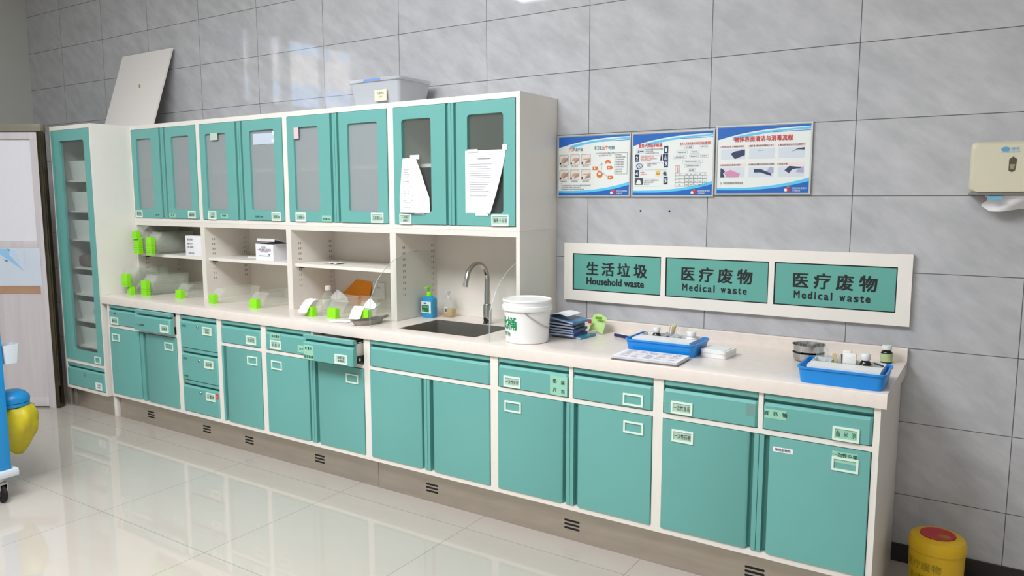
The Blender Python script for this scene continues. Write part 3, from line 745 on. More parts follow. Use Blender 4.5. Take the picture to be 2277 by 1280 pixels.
# ------------------------------------------------------------------ posters on the tile wall
BL = mat('poster_blue', (20, 96, 182), 0.45, noise=0); BD = mat('poster_deep_blue', (18, 70, 140), 0.45, noise=0); CY = mat('poster_cyan', (92, 194, 232), 0.45, noise=0)
PW = mat('poster_white', (226, 230, 226), 0.4, noise=0.01); OR = mat('poster_orange', (214, 112, 52), 0.5, noise=0); NAVY = mat('poster_navy', (28, 52, 88), 0.5, noise=0)
TEALT = mat('poster_teal_text', (74, 134, 150), 0.5, noise=0); SKIN = mat('print_skin', (190, 160, 148), 0.6, noise=0); PINKB = mat('print_pink_bar', (238, 214, 214), 0.6, noise=0)
PICB = mat('print_pale_blue', (206, 214, 222), 0.6, noise=0); GLOVE = mat('print_glove_blue', (52, 58, 92), 0.6, noise=0); LILAC = mat('print_lilac', (168, 166, 200), 0.6, noise=0); PINK = mat('print_pink', (206, 140, 170), 0.6, noise=0)
GRN = mat('print_dark_green', (60, 78, 56), 0.6, noise=0); GOLD = mat('print_gold', (196, 146, 40), 0.6, noise=0); ALU = mat('poster_frame_alu', (206, 208, 208), 0.3, metal=0.6, noise=0.01); CREAM = mat('print_cream', (228, 216, 202), 0.6, noise=0)
class Poster:
    def __init__(s, label, x0, x1, z0, z1):
        s.r = thing('wall_poster', label, 'poster', ((x0 + x1) / 2, -.001, z0), group='posters in a row on the tiled wall')
        s.x0, s.z0, s.w, s.h = x0, z0, x1 - x0, z1 - z0; s.y = -.0085
        mb = MB(); mb.box(x0 + .006, x1 - .006, -.0085, -.001, z0 + .006, z1 - .006); obj('backing', mb, PW, s.r)
        mb = MB(); ring(mb, x0, x1, z0, z1, .0065, -.012, -.001); obj('frame', mb, ALU, s.r)
        top = [(.02, .97), (.98, .97), (.98, .945)] + [(.98 - .96 * t, .945 - .012 * t - .135 * t ** 2.6) for t in (.15, .3, .45, .6, .75, .88, 1)]
        st = [(.98, .935), (.98, .905)] + [(.98 - .80 * t, .905 - .01 * t - .11 * t ** 2.2) for t in (.2, .4, .6, .8, 1)] + [(.98 - .80 * t, .925 - .01 * t - .085 * t ** 2.4) for t in (1, .8, .6, .4, .2)]
        mb = MB(); s.pn(mb, top, 0, .0010); s.pn(mb, st, 1, .0006); s.pn(mb, [(.98, .892), (.98, .884), (.6, .876), (.6, .882)], 0, .0007); obj('header_wave', mb, [BL, CY], s.r)
        c = [(.02 + .96 * t, .066 - .012 * math.sin(t * PI * .8) + .125 * t ** 2.6) for t in [i / 10 for i in range(11)]]
        c2 = [(x, z + .028 + .02 * x) for x, z in c]
        mb = MB(); s.pn(mb, [(.98, .02), (.02, .02)] + c, 0, .0010); s.pn(mb, c[::-1] + c2, 1, .0007); obj('footer_wave', mb, [BL, CY], s.r)
        mb = MB()
        for i in range(5):
            a = 2 * PI * i / 5 + .3; s.disc(mb, .775 + .017 * math.cos(a), .075 + .022 * math.sin(a), .012, i % 2, .0014)
        s.disc(mb, .752, .062, .016, 2, .0016)
        s.tx(mb, '医院感染管理科', .89, .085, .027, 2, w=.14); s.tx(mb, '护理部制', .86, .05, .024, 2, w=.075)
        obj('logo', mb, [RED, OR, PW], s.r)
    def P(s, p): return (s.x0 + p[0] * s.w, s.z0 + p[1] * s.h)
    def pn(s, mb, pts, m=0, t=.0006): mb.pane([s.P(p) for p in pts], s.y, m, t)
    def rc(s, mb, x0, x1, z0, z1, m=0, t=.0006): s.pn(mb, [(x0, z0), (x1, z0), (x1, z1), (x0, z1)], m, t)
    def disc(s, mb, x, z, r, m=0, t=.0006): s.pn(mb, [(x + r * math.cos(2 * PI * i / 14), z + r * s.w / s.h * math.sin(2 * PI * i / 14)) for i in range(14)], m, t)
    def tx(s, mb, body, x, z, h, m=0, w=None, bold=.0, align='c', t=.0016): mb.text(body, s.x0 + x * s.w, s.z0 + z * s.h, s.y, h * s.h, w * s.w if w else None, m, bold, None, align, t)
    def done(s, name, mb, mats): return obj(name, mb, mats, s.r)
def frame2(p, mb, x0, x1, z0, z1, m, t=.0008, l=.004):
    k = p.w / p.h
    O = [p.P(q) for q in ((x0, z0), (x1, z0), (x1, z1), (x0, z1))]; I = [p.P(q) for q in ((x0 + l, z0 + l * k), (x1 - l, z0 + l * k), (x1 - l, z1 - l * k), (x0 + l, z1 - l * k))]
    A = [mb.bm.verts.new((x, p.y - t, z)) for x, z in O]; B = [mb.bm.verts.new((x, p.y - t, z)) for x, z in I]
    for i in range(4): mb._f([A[i], A[(i + 1) % 4], B[(i + 1) % 4], B[i]], m)
# poster 1: hand washing
p = Poster('left poster with six hand-washing pictures and orange symbols', .734, 1.138, 1.5205, 1.8265)
mb = MB(); p.tx(mb, '六步', .205, .77, .065, 0, w=.085, bold=.02); p.tx(mb, '洗手法', .305, .765, .055, 1, w=.10, bold=.02)
p.tx(mb, '手卫生', .565, .775, .055, 1, w=.10, bold=.02); p.tx(mb, '五个', .66, .78, .065, 0, w=.085, bold=.02); p.tx(mb, '时刻', .745, .775, .055, 1, w=.075, bold=.02)
p.done('title_lettering', mb, [OR, TEALT])
for i in range(6):
    c, rw = i % 3, i // 3; x = .03 + .155 * c; z = .515 - .245 * rw
    mb = MB(); p.rc(mb, x, x + .125, z, z + .17, 0, .0006)
    a = .03 * c
    p.pn(mb, [(x + .02, z + .03 + a), (x + .125, z + .06), (x + .125, z + .11), (x + .07, z + .13 - a * .5), (x + .03, z + .10)], 1, .001)
    p.pn(mb, [(x + .05, z + .015), (x + .125, z + .10 - a), (x + .125, z + .14 - a), (x + .06, z + .06)], 2, .0013)
    p.disc(mb, x + .012, z + .03, .012, 3, .0015); frame2(p, mb, x, x + .125, z, z + .17, 4, .0012, .003)
    p.done('picture', mb, [CREAM, SKIN, mat('print_skin_shade', (166, 136, 126), 0.6, noise=0) if i == 0 else bpy.data.materials['print_skin_shade'], BLACK, INK])
mb = MB()
for i in range(6):
    x = .09 + .155 * (i % 3); p.tx(mb, ('掌心相对', '手心手背', '掌心交叉', '弯曲手指', '揉搓拇指', '指尖揉搓')[i], x, .495 - .245 * (i // 3), .022, 0, w=.09)
for k, (t, w) in enumerate((('注:', .03), ('1.认真揉搓双手至少15秒,应注意清洗双手所有皮肤', .42), ('2.洗手后彻底冲净双手,用纸巾擦干', .28), ('3.接触患者前后以及操作前后均应洗手或手消毒', .33))): p.tx(mb, t, .05, .215 - .032 * k, .022, 0, w=w, align='l')
p.tx(mb, '五个手卫生时刻的示意图与说明', .66, .69, .024, 0, w=.25); p.tx(mb, '请注意执行手卫生', .66, .655, .022, 0, w=.17)
for k in range(8): p.tx(mb, ('洗手的指征', '1.直接接触患者前', '2.无菌操作前', '3.体液暴露后', '4.接触患者后', '5.接触环境后', '6.脱手套后', '请遵守规范')[k], .80, .66 - .038 * k, .022, 0, w=(.08, .13, .11, .11, .11, .11, .09, .09)[k], align='l')
frame2(p, mb, .79, .955, .355, .69, 0, .001, .003); p.done('lettering', mb, [INK])
mb = MB()
for x, z, q in ((.70, .545, 0), (.725, .46, 1), (.53, .455, 2), (.59, .355, 3), (.735, .305, 4)):
    if q == 0: p.pn(mb, [(x + .04 * math.cos(a_ / 10 * PI), z - .02 + .06 * math.sin(a_ / 10 * PI)) for a_ in range(11)] + [(x - .018, z - .02), (x, z + .005), (x + .018, z - .02)], 0, .001)
    elif q == 3:
        p.disc(mb, x, z, .042, 0, .0008); p.disc(mb, x, z + .012, .018, 1, .0012)
    else:
        p.pn(mb, [(x - .035, z - .028), (x + .025, z - .028), (x + .042, z), (x + .025, z + .028), (x - .035, z + .028)], 0, .001); p.rc(mb, x - .012, x - .004, z - .016, z + .016, 1, .0014); p.rc(mb, x - .02, x + .004, z - .004, z + .004, 1, .0013)
for P_ in ([(.57, .5), (.64, .52), (.64, .524), (.57, .504)], [(.57, .43), (.60, .39), (.603, .392), (.573, .432)], [(.64, .37), (.69, .32), (.693, .322), (.643, .373)], [(.61, .55), (.612, .42), (.616, .42), (.614, .55)]): p.pn(mb, P_, 2, .0006)
p.done('symbols', mb, [OR, PW, INK])
# poster 2: numbered steps and flow chart
p = Poster('middle poster with numbered blue squares and a flow chart', 1.1425, 1.5475, 1.520, 1.8225)
mb = MB(); p.tx(mb, '医务人员防护标准', .235, .795, .058, 0, w=.29, bold=.02); p.tx(mb, '医务人员被锐器刺伤后应急处理流程', .775, .80, .042, 0, w=.36, bold=.012); p.done('title_lettering', mb, [RED])
for k, (x, z) in enumerate(((.405, .665), (.045, .545), (.405, .45), (.045, .305), (.405, .19))):
    mb = MB(); p.rc(mb, x, x + .05, z, z + .115, 0, .0008); p.tx(mb, str(k + 1), x + .025, z + .057, .075, 1, w=.026 if k else .015, bold=.03)
    p.done('number_square', mb, [NAVY, PW])
mb = MB()
for k, (z, xs, m, ts) in enumerate(((.715, .17, 0, ('发生职业暴露时应当保持镇静', '立即停止操作', '2.按流程处理并上报')), (.60, .115, 1, ('用肥皂液和流动水清洗', '由近心端向远心端挤压伤口', '用流动水冲洗伤口')), (.49, .20, 0, ('用碘伏消毒伤口', '并包扎')), (.36, .115, 1, ('报告科', '主任护士长')), (.235, .16, 0, ('1.填写职业暴露登记表', '按要求随访追踪', '做好记录')))):
    for j, t in enumerate(ts): p.tx(mb, t, xs, z - .03 * j + .02, .022, m, w=.017 * len(t), align='l')
    q_ = MB(); p.rc(q_, .05, .40, z - .075, z - .072, 0, .0006); p.done('rule_line', q_, [LILAC])
for k, (x, z, w_, t) in enumerate(((.70, .745, .09, '职业暴露'), (.87, .75, .09, '上报科室'), (.62, .67, .12, '局部处理'), (.77, .675, .09, '暴露评估'), (.60, .60, .14, '清洗消毒包扎'), (.76, .605, .09, '采血检验'), (.875, .61, .10, '填表登记'), (.75, .53, .22, '预防用药与随访观察六个月'), (.75, .465, .18, '定期检测抗体并记录'), (.74, .40, .08, '结案'))):
    frame2(p, mb, x - w_ / 2 - .006, x + w_ / 2 + .006, z - .024, z + .024, 2, .0008, .002); p.tx(mb, t, x, z, .02, 0, w=w_ * .8)
frame2(p, mb, .545, .60, .36, .475, 1, .0009, .003)
for j in range(4): p.tx(mb, '报告流程'[j], .572, .455 - .026 * j, .022, 1)
p.done('lettering', mb, [INK, RED, LILAC])
mb = MB()
for z in (.155, .21, .265, .315, .355): p.rc(mb, .545, .92, z, z + .004, 0, .0008)
for x in (.545, .66, .71, .76, .81, .87, .918): p.rc(mb, x, x + .003, .155, .315 if x > .6 else .359, 0, .0008)
for i in range(4):
    for j in range(6): p.tx(mb, ('部位', '阴性', '阳性', '正常', '检测', '月')[j], (.60, .685, .735, .785, .84, .895)[j], .337 - .05 * i - (.01 if i else 0), .018, 0)
p.done('table_grid', mb, [INK])
mb = MB(); p.rc(mb, .055, .16, .67, .76, 0); p.pn(mb, [(.075, .69), (.10, .68), (.085, .73)], 1, .001); p.rc(mb, .10, .15, .70, .715, 1, .001); p.done('picture', mb, [PICB, INK])
mb = MB(); p.rc(mb, .39, .455, .55, .655, 0); p.pn(mb, [(.40, .56), (.445, .56), (.425, .65)], 1, .001); p.pn(mb, [(.36, .555), (.378, .555), (.378, .61), (.372, .655), (.365, .61)], 2, .001); p.done('picture', mb, [NAVY, LILAC, BLACK])
mb = MB(); p.rc(mb, .055, .15, .43, .525, 0); p.pn(mb, [(.07 + .0, .44), (.085, .435), (.082, .47)], 2, .001)
p.pn(mb, [(.10 + .042 * math.cos(a_ / 12 * 2 * PI), .48 + .04 * math.sin(a_ / 12 * 2 * PI)) for a_ in range(12)], 2, .0009); p.pn(mb, [(.10 + .034 * math.cos(a_ / 12 * 2 * PI), .48 + .032 * math.sin(a_ / 12 * 2 * PI)) for a_ in range(12)], 0, .0012); p.pn(mb, [(.075, .505), (.08, .51), (.125, .455), (.12, .45)], 2, .0014); p.done('picture', mb, [PICB, LILAC, NAVY])
mb = MB(); p.rc(mb, .30, .37, .31, .42, 0); p.rc(mb, .315, .355, .335, .395, 1, .001); p.disc(mb, .335, .38, .018, 2, .0013); p.done('picture', mb, [CREAM, GOLD, mat('print_yellow', (226, 190, 70), 0.6, noise=0)])
mb = MB(); p.rc(mb, .39, .445, .315, .42, 0); p.pn(mb, [(.395, .36), (.42, .39), (.44, .37), (.44, .32), (.415, .325)], 1, .001); p.done('picture', mb, [PICB, GRN])
mb = MB(); p.rc(mb, .045, .15, .185, .29, 0); p.pn(mb, [(.06, .2), (.08, .26), (.10, .27), (.12, .24), (.13, .2), (.10, .19)], 1, .001); p.done('picture', mb, [mat('print_dark_grey', (70, 76, 84), 0.6, noise=0), PW])
# poster 3: surface cleaning
p = Poster('right poster with one long red title over six blue-toned photographs', 1.5545, 1.967, 1.5285, 1.8335)
mb = MB(); p.tx(mb, '物体表面清洁与消毒流程', .50, .795, .075, 0, w=.61, bold=.02); p.done('title_lettering', mb, [RED])
for i in range(6):
    mb = MB(); c, rw = i % 3, i // 3; x = .05 + .305 * c; z = .695 - .265 * rw
    p.rc(mb, x - .005, x + .275, z - .017, z + .02, 0, .0006)
    p.tx(mb, ('1.评估清洁区域, 正确配制消毒液', '2.戴手套, 擦拭物体表面由上至下', '3.清洁顺序由洁到污由里到外', '4.清洁后使用消毒湿巾擦拭', '5.按消毒剂说明要求作用时间后清水擦拭', '6.用后处理')[i], x, z, .026, 1, w=(.25, .26, .27, .22, .27, .10)[i], align='l'); p.done('caption_bar', mb, [PINKB, BLACK])
mb = MB(); p.tx(mb, '注:  不同区域使用不同颜色抹布', .055, .165, .03, 1, w=.25, align='l'); p.done('lettering', mb, [PINKB, BLACK])
PX = [((.27, .04), (.16, .0), (.11, .06), (.16, .085), (.27, .10)), ((.10, .08), (.16, .085), (.15, .09), (.10, .088)), ((.13, .06), (.20, .085), (.27, .08), (.27, .105), (.20, .095)),
      ((.0, .0), (.05, .0), (.03, .045), (.055, .07), (.02, .10), (.0, .105)), ((.06, .05), (.13, .05), (.25, .01), (.25, .035), (.14, .085), (.06, .09)), ((.07, .07), (.12, .035), (.15, .08), (.24, .09), (.24, .10), (.12, .115))]
for i in range(6):
    c, rw = i % 3, i // 3; x = .055 + .305 * c; z = .515 - .265 * rw
    mb = MB(); p.rc(mb, x, x + .26, z, z + .145, 0)
    if i == 3: p.pn(mb, [(x + .07, z), (x + .20, z), (x + .215, z + .05), (x + .11, z + .11), (x + .04, z + .07)], 3, .0008)
    p.pn(mb, [(x + a_ * .96, z + b2 * 1.3) for a_, b2 in PX[i]], (1, 2, 1, 1, 1, 1)[i], .001)
    if i in (0, 4, 5): p.pn(mb, [(x + .18, z + .06), (x + .26, z + .05), (x + .26, z + .13), (x + .22, z + .14)], 2, .0008)
    p.done('picture', mb, [PICB, GLOVE, LILAC, PINK])
for x, lab in ((1.19, 'left of two small dark wall plugs in the tiles below the posters'), (1.336, 'right of two small dark wall plugs in the tiles below the posters')):
    mb = MB(); mb.lathe([(0, .002), (.004, .002), (.005, 0), (0, 0)], 0, 0, 0, 12, 0, M=Matrix.Translation((x, -.0005, 1.4515)) @ Matrix.Rotation(PI / 2, 4, 'X'))
    tag(obj('wall_plug', mb, DARK), lab, 'wall plug', 'wall plugs under the posters')

# ------------------------------------------------------------------ waste sign
r = thing('waste_sign', 'long white sign with three teal panels lettered for household and medical waste', 'sign', (1.578, -.001, .995))
sx0, sx1, sz0, sz1 = .784, 2.372, .996, 1.288
PN = [(.833, 1.308), (1.331, 1.81), (1.834, 2.319)]; pz0, pz1 = 1.048, 1.235
mb = MB(); Y0, Y1 = -.022, -.001
xs = [sx0, PN[0][0], PN[0][1], PN[1][0], PN[1][1], PN[2][0], PN[2][1], sx1]
mb.box(sx0, sx1, Y0, Y1, sz0, pz0).box(sx0, sx1, Y0, Y1, pz1, sz1)
for a_, b2 in ((0, 1), (2, 3), (4, 5), (6, 7)): mb.box(xs[a_], xs[b2], Y0, Y1, pz0, pz1)
obj('sign_frame', mb, WHITE, r)
SIGNT = mat('sign_teal', (98, 168, 156), 0.4, noise=0.02)
for i, (a_, b2) in enumerate(PN):
    mb = MB(); mb.box(a_, b2, -.016, -.002, pz0, pz1, 0)
    q = obj('sign_panel', mb, SIGNT, r); q['label'] = ('household waste panel', 'first medical waste panel', 'second medical waste panel')[i]
    mb = MB(); ring(mb, a_ + .0005, b2 - .0005, pz0 + .0005, pz1 - .0005, .004, -.0175, -.016); obj('panel_border', mb, DARK, q)
    mb = MB(); w_ = b2 - a_; cc = '生活垃圾' if i == 0 else '医疗废物'
    fx = (.205, .385, .565, .75) if i == 0 else (.205, .385, .57, .755)
    for ch, f in zip(cc, fx): mb.text(ch, a_ + w_ * f + .012, pz0 + (pz1 - pz0) * .60, -.016, .064, None, 0, .028)
    if i == 0: mb.text('Household waste', a_ + w_ * .49, pz0 + (pz1 - pz0) * .275, -.016, .045, w_ * .65, 0, .034)
    else:
        s_ = 'Medical waste'; wd = {'M': 1.35, 'd': 1.0, 'i': .62, 'l': .62, 'w': 1.25, 't': .8, ' ': .75}; W_ = [wd.get(ch, .98) for ch in s_]; tot = sum(W_); acc = 0
        for ch, ww in zip(s_, W_):
            if ch != ' ': mb.text(ch, a_ + w_ * (.165 + .645 * (acc + ww / 2) / tot), pz0 + (pz1 - pz0) * .275, -.016, .042, w_ * .645 / tot * ww * .66 if ch not in 'il' else w_ * .645 / tot * .15, 0, .034)
            acc += ww
    obj('sign_lettering', mb, BLACK, q)

# ------------------------------------------------------------------ paper towel dispenser
BEI = mat('beige_plastic', (212, 206, 182), 0.35, noise=0.01)
r = thing('paper_towel_dispenser', 'beige paper towel dispenser on the right of the tiled wall', 'dispenser', (2.70, -.001, 1.525))
X0, X1 = 2.545, 2.86
mb = MB()
def dloop(x0, x1, z0, z1, y, rr): return [(x, y, z) for x, z in rrect(x0, x1, z0, z1, rr, 6)]
loft(mb, [dloop(X0 + .004, X1 - .004, 1.535, 1.722, -.002, .02), dloop(X0, X1, 1.532, 1.722, -.03, .022), dloop(X0 + .002, X1 - .002, 1.530, 1.718, -.10, .024), dloop(X0 + .014, X1 - .014, 1.536, 1.706, -.118, .02)])
obj('housing', mb, BEI, r)
mb = MB(); mb.box(X0 + .004, X1 - .004, -.112, -.004, 1.522, 1.534, bev=.004); obj('base_tray', mb, mat('grey_plastic', (120, 120, 114), 0.4), r)
mb = MB(); mb.pane([(2.668, 1.612), (2.678, 1.606), (2.688, 1.612), (2.692, 1.652), (2.680, 1.662), (2.668, 1.652)], -.118, 0, .0012).pane([(2.672, 1.616), (2.684, 1.616), (2.687, 1.634), (2.671, 1.634)], -.1192, 1, .0006); obj('sight_window', mb, [mat('smoked_window', (90, 82, 62), 0.2), mat('window_haze', (150, 146, 130), 0.3)], r)
mb = MB(); mb.pane([(2.655 + .014 * math.cos(a_ / 12 * 2 * PI), 1.688 + .009 * math.sin(a_ / 12 * 2 * PI)) for a_ in range(12)], -.118, 0, .001).rect(2.642, 2.70, 1.677, 1.680, -.118, 1, .0012).text('洁云', 2.685, 1.689, -.118, .012, .026, 0, .02); obj('logo', mb, [mat('logo_blue', (96, 160, 196), 0.5), mat('logo_pale_blue', (140, 190, 214), 0.5)], r)
mb = MB()
def ft_(u, v):
    x = 2.60 + .22 * u; z = 1.521 - .052 * v - .006 * math.sin(7 * u) * v - (.03 * max(0, .12 - u) / .12) * -1 * v * .5
    return (x + .01 * math.sin(5 * v), -.09 + .035 * v + .01 * math.sin(9 * u + 2 * v), z)
mb.grid(ft_, 22, 6, 0, .001)
pt = obj('paper_towel', mb, PAPER); tag(pt, 'white folded paper towel hanging below the beige dispenser', 'paper towel')
mb = MB(); mb.box(2.612, 2.655, -.106, -.098, 1.505, 1.5205); tag(obj('towel_wrapper', mb, mat('wrapper_blue', (110, 176, 200), 0.5)), 'small blue wrapper edge sticking out below the dispenser', 'wrapper')

# ------------------------------------------------------------------ clear trays with lime handles
def clear_tray():
    """local origin at the foot of the handle front; the tapered tray runs back along +y, so trays nest"""
    r = thing('clear_tray', 'x', 'tray', (0, 0, 0))
    H = .088; t = .0013
    def ring_(z, o):      # inside outline at height z, moved out by o
        k = z / H; hw = .054 + .010 * k + o; yf = .036 + (.034 * max(0, (z - .045) / (H - .045)) if z > .045 else -.004 * k) - o
        yf = .034 + .006 * (1 - k) * 0 + (.040 * max(0.0, (z - .045) / (H - .045))) - o
        return [(-hw, yf, z), (hw, yf, z), (hw, .292 + .010 * k + o, z), (-hw, .292 + .010 * k + o, z)]
    mb = MB()
    loops = [ring_(0, t), ring_(.045, t), ring_(H, t), [(x * 1.07, y + (.004 if y > .2 else -.004), z) for x, y, z in ring_(H, t)], [(x * 1.07, y + (.004 if y > .2 else -.004), z + .0012) for x, y, z in ring_(H, t)],
             [(x, y, z + .0012) for x, y, z in ring_(H, 0)], ring_(.045, 0), [(x, y, z + t) for x, y, z in ring_(0, 0)]]
    R = [[mb.bm.verts.new(p) for p in q] for q in loops]
    mb._f(R[0][::-1], 0)
    for A, B in zip(R, R[1:]):
        for i in range(4): mb._f([A[i], A[(i + 1) % 4], B[(i + 1) % 4], B[i]], 0)
    mb._f(R[-1], 0)
    obj('tray_body', mb, CLEARP, r)
    mb = MB(); th = .0007     # hollow lime cap: top, front and two flared sides, open below and behind
    O = [[(-.032, .030, 0), (-.032, 0, 0), (.032, 0, 0), (.032, .030, 0)], [(-.0308, .030, .053), (-.0308, .003, .053), (.0308, .003, .053), (.0308, .030, .053)], [(-.0298, .030, .055), (-.0298, .0045, .055), (.0298, .0045, .055), (.0298, .030, .055)]]
    I = [[(-.032 + th, .030, 0), (-.032 + th, th, 0), (.032 - th, th, 0), (.032 - th, .030, 0)], [(-.0308 + th, .030, .053 - th), (-.0308 + th, .003 + th, .053 - th), (.0308 - th, .003 + th, .053 - th), (.0308 - th, .030, .053 - th)]]
    O = [[mb.bm.verts.new(p) for p in q] for q in O]; I = [[mb.bm.verts.new(p) for p in q] for q in I]
    for A, B in zip(O, O[1:]):
        for i in range(3): mb._f([A[i], A[i + 1], B[i + 1], B[i]], 0)
    mb._f(O[2], 0)
    for i in range(3): mb._f([I[0][i + 1], I[0][i], I[1][i], I[1][i + 1]], 0); mb._f([O[0][i + 1], O[0][i], I[0][i], I[0][i + 1]], 0)
    mb._f(I[1][::-1], 0)
    mb._f([O[0][0], O[1][0], I[1][0], I[0][0]], 0); mb._f([O[1][0], O[2][0], O[2][3], O[1][3], I[1][3], I[1][0]], 0); mb._f([O[1][3], O[0][3], I[0][3], I[1][3]], 0)
    bmesh.ops.recalc_face_normals(mb.bm, faces=mb.bm.faces[:])
    mb.ext([(-.0022, 0), (0, .0045), (.0003, .0045), (.0003, 0)], 'x', -.0332, .0332)
    for sx_ in (-1, 1): mb.ext([(sx_ * .0322, 0), (sx_ * .0336, 0), (sx_ * .032, .0045)], 'y', -.001, .030)
    obj('handle', mb, LIME, r)
    return r
TR = clear_tray(); first = [True]
def put_tray(x, y, z, label, rz=0.0, rx=0.0, group='clear trays with lime handles'):
    M = Matrix.Translation((x, y, z)) @ Matrix.Rotation(rz, 4, 'Z') @ Matrix.Rotation(rx, 4, 'X')
    if first[0]:
        first[0] = False; TR.matrix_world = M; TR['label'] = label; TR['group'] = group; return TR
    return dup(TR, M, label, group)
SH = 1.1285; C0 = CT + .0006; pitch = .016
N_ = ['lowest', 'second', 'third', 'fourth', 'fifth', 'topmost']
def stack(x, y, z, n, where, rz=0.0, dx=0.0):
    for k in range(n):
        nm = 'lowest' if k == 0 else ('topmost' if k == n - 1 else N_[k] + ' from bottom')
        put_tray(x + dx * k, y, z + pitch * k, 'clear tray with lime handle, %s of the %s' % (nm, where), rz)
stack(-2.395, -.415, SH, 5, 'left stack on the upper shelf')
put_tray(-2.398, -.425, SH + pitch * 4 + .042, 'clear tray with lime handle set crookedly on top of the upper left stack', -.04)
stack(-2.250, -.415, SH, 5, 'right stack on the upper shelf')
put_tray(-2.375, -.500, C0, 'tilted clear tray under the left stack on the worktop', -.12)
for k in range(3): put_tray(-2.395, -.515, C0 + .0565 + pitch * k, 'clear tray with lime handle, %s of three piled crookedly at the worktop end' % ('lowest', 'middle', 'topmost')[k], .05)
stack(-2.238, -.475, C0, 4, 'right stack on the worktop')
put_tray(-1.915, -.432, C0, 'single clear tray lying flat in the leftmost open unit')
put_tray(-1.520, -.465, C0, 'skewed clear tray before the second open unit, nearer the stacks', -.18)
put_tray(-1.118, -.462, C0, 'straight clear tray before the second open unit, farther from the stacks')
put_tray(-.590, -.500, C0, 'clear tray with a white slip over its handle, beside the clear bottle', -.12)
put_tray(-.432, -.482, C0, 'clear tray with a bare handle between two slip-covered trays')
put_tray(-.245, -.425, C0, 'clear tray with a curled white slip, behind the steel kidney dish', .10)
def slip(label, fn, nu=8, nv=4):
    mb = MB(); mb.grid(fn, nu, nv, 0, .0006); tag(obj('paper_slip', mb, PAPER), label, 'paper slip', 'paper slips among the clear trays')
slip('white slip draped over the tray handle beside the clear bottle', lambda u, v: (-.652 + .070 * v + .012 * u, -.525 + .085 * u, C0 + .022 + .062 * math.sin(min(1, u * 1.3) * PI / 2) + .008 * u))
slip('curled white slip hanging over the tray handle behind the kidney dish', lambda u, v: (-.318 + .072 * v, -.462 + .05 * u + .012 * v, C0 + .004 + .066 * math.sin(u * PI / 2)))
slip('pointed white slip sticking up behind the curled one', lambda u, v: (-.285 + .085 * u + .01 * v, -.385 + .01 * v, C0 + .0575 + .06 * v * (1 - abs(u - .45) * 1.2)), 6, 6)
slip('flat white slip lying on the worktop beside the kidney dish', lambda u, v: (-.372 + .13 * u, -.585 + .075 * v + .03 * u, C0 + .0016 + .001 * math.sin(3 * u)))

# ------------------------------------------------------------------ cartons, envelope, bottle, sockets in the open units
def carton(label, x0, x1, y0, y1, z0, z1, lines, openlid=False):
    r = thing('carton', label, 'carton', ((x0 + x1) / 2, (y0 + y1) / 2, z0)); mb = MB()
    if openlid:
        t = .002
        mb.box(x0, x1, y0, y0 + t, z0, z1).box(x0, x1, y1 - t, y1, z0, z1).box(x0, x0 + t, y0 + t, y1 - t, z0, z1).box(x1 - t, x1, y0 + t, y1 - t, z0, z1).box(x0 + t, x1 - t, y0 + t, y1 - t, z0, z0 + t)
        obj('box_body', mb, PAPER, r)
        mb = MB(); mb.box(x0 + .004, x1 - .004, y0 + .006, y1 - .006, z1 - .02, z1 - .012); obj('contents', mb, DARK, r)
        mb = MB(); mb.ext([(y1 - .001, z1), (y0 + .015, z1 + .030), (y0 + .012, z1 + .016), (y0 + .013, z1 + .033), (y1, z1 + .004)], 'x', x0, x1); mb.box(x1 + .0005, x1 + .02, y0 + .01, y1 - .01, z1 - .002, z1 + .0); obj('lid_flap', mb, PAPER, r)
    else:
        mb.box(x0, x1, y0, y1, z0, z1, bev=.002); obj('box_body', mb, PAPER, r)
    mb = MB()
    for s, x, z, h, wd, m in lines: mb.text(s, x0 + (x1 - x0) * x, z0 + (z1 - z0) * z, y0, h, wd, m, .015)
    if openlid: mb.rect(x0 + .03, x1 - .035, z0 + .026, z0 + .030, y0, 1, .0006).rect(x1 - .045, x1 - .03, z0 + .033, z0 + .04, y0, 1, .0006)
    obj('printed_lettering', mb, [BLACK, TEALT, RED], r)
carton('white printed carton on the upper shelf beside the tray stacks', -1.965, -1.79, -.325, -.20, SH, SH + .135, [('使用说明', .3, .82, .014, None, 0), ('规格 成分', .3, .62, .012, None, 0), ('贮藏 有效期', .3, .44, .012, None, 0), ('批准文号', .36, .14, .014, None, 0)])
carton('opened white carton with a syringe print on the second shelf', -1.275, -1.11, -.30, -.18, SH, SH + .102, [('一次性使用无菌注射针', .5, .64, .017, .125, 0), ('包装规格', .45, .80, .009, None, 1), ('医疗器械', .5, .52, .007, .07, 2)], True)
mb = MB(); mb.box(-1.485, -1.345, -.20, -.13, SH, SH + .006, M=None); tag(obj('leaflet', mb, PAPER), 'flat folded leaflet on the second shelf behind the carton', 'leaflet')
mb = MB(); mb.grid(lambda u, v: (-.70 + .11 * u, -.27 + .07 * v, SH + .0015 + .006 * math.sin(2.5 * PI * u) ** 2), 12, 3, 0, .0006); tag(obj('leaflet', mb, PAPER), 'thin crumpled leaflet on the third shelf', 'leaflet')
mb = MB()
ENV = mat('orange_envelope', (255, 152, 24), 0.5, noise=0.05)
oz = C0
mb.ext([(-.850, oz + .014), (-.80, oz + .0), (-.572, oz + .002), (-.556, oz + .152), (-.690, oz + .162)], 'y', -.052, -.044, 0, Matrix.Translation((0, -.046, oz)) @ Matrix.Rotation(-.22, 4, 'X') @ Matrix.Translation((0, .046, -oz)))
ev = obj('envelope', mb, ENV); tag(ev, 'orange envelope leaning at the back of the third open unit', 'envelope')
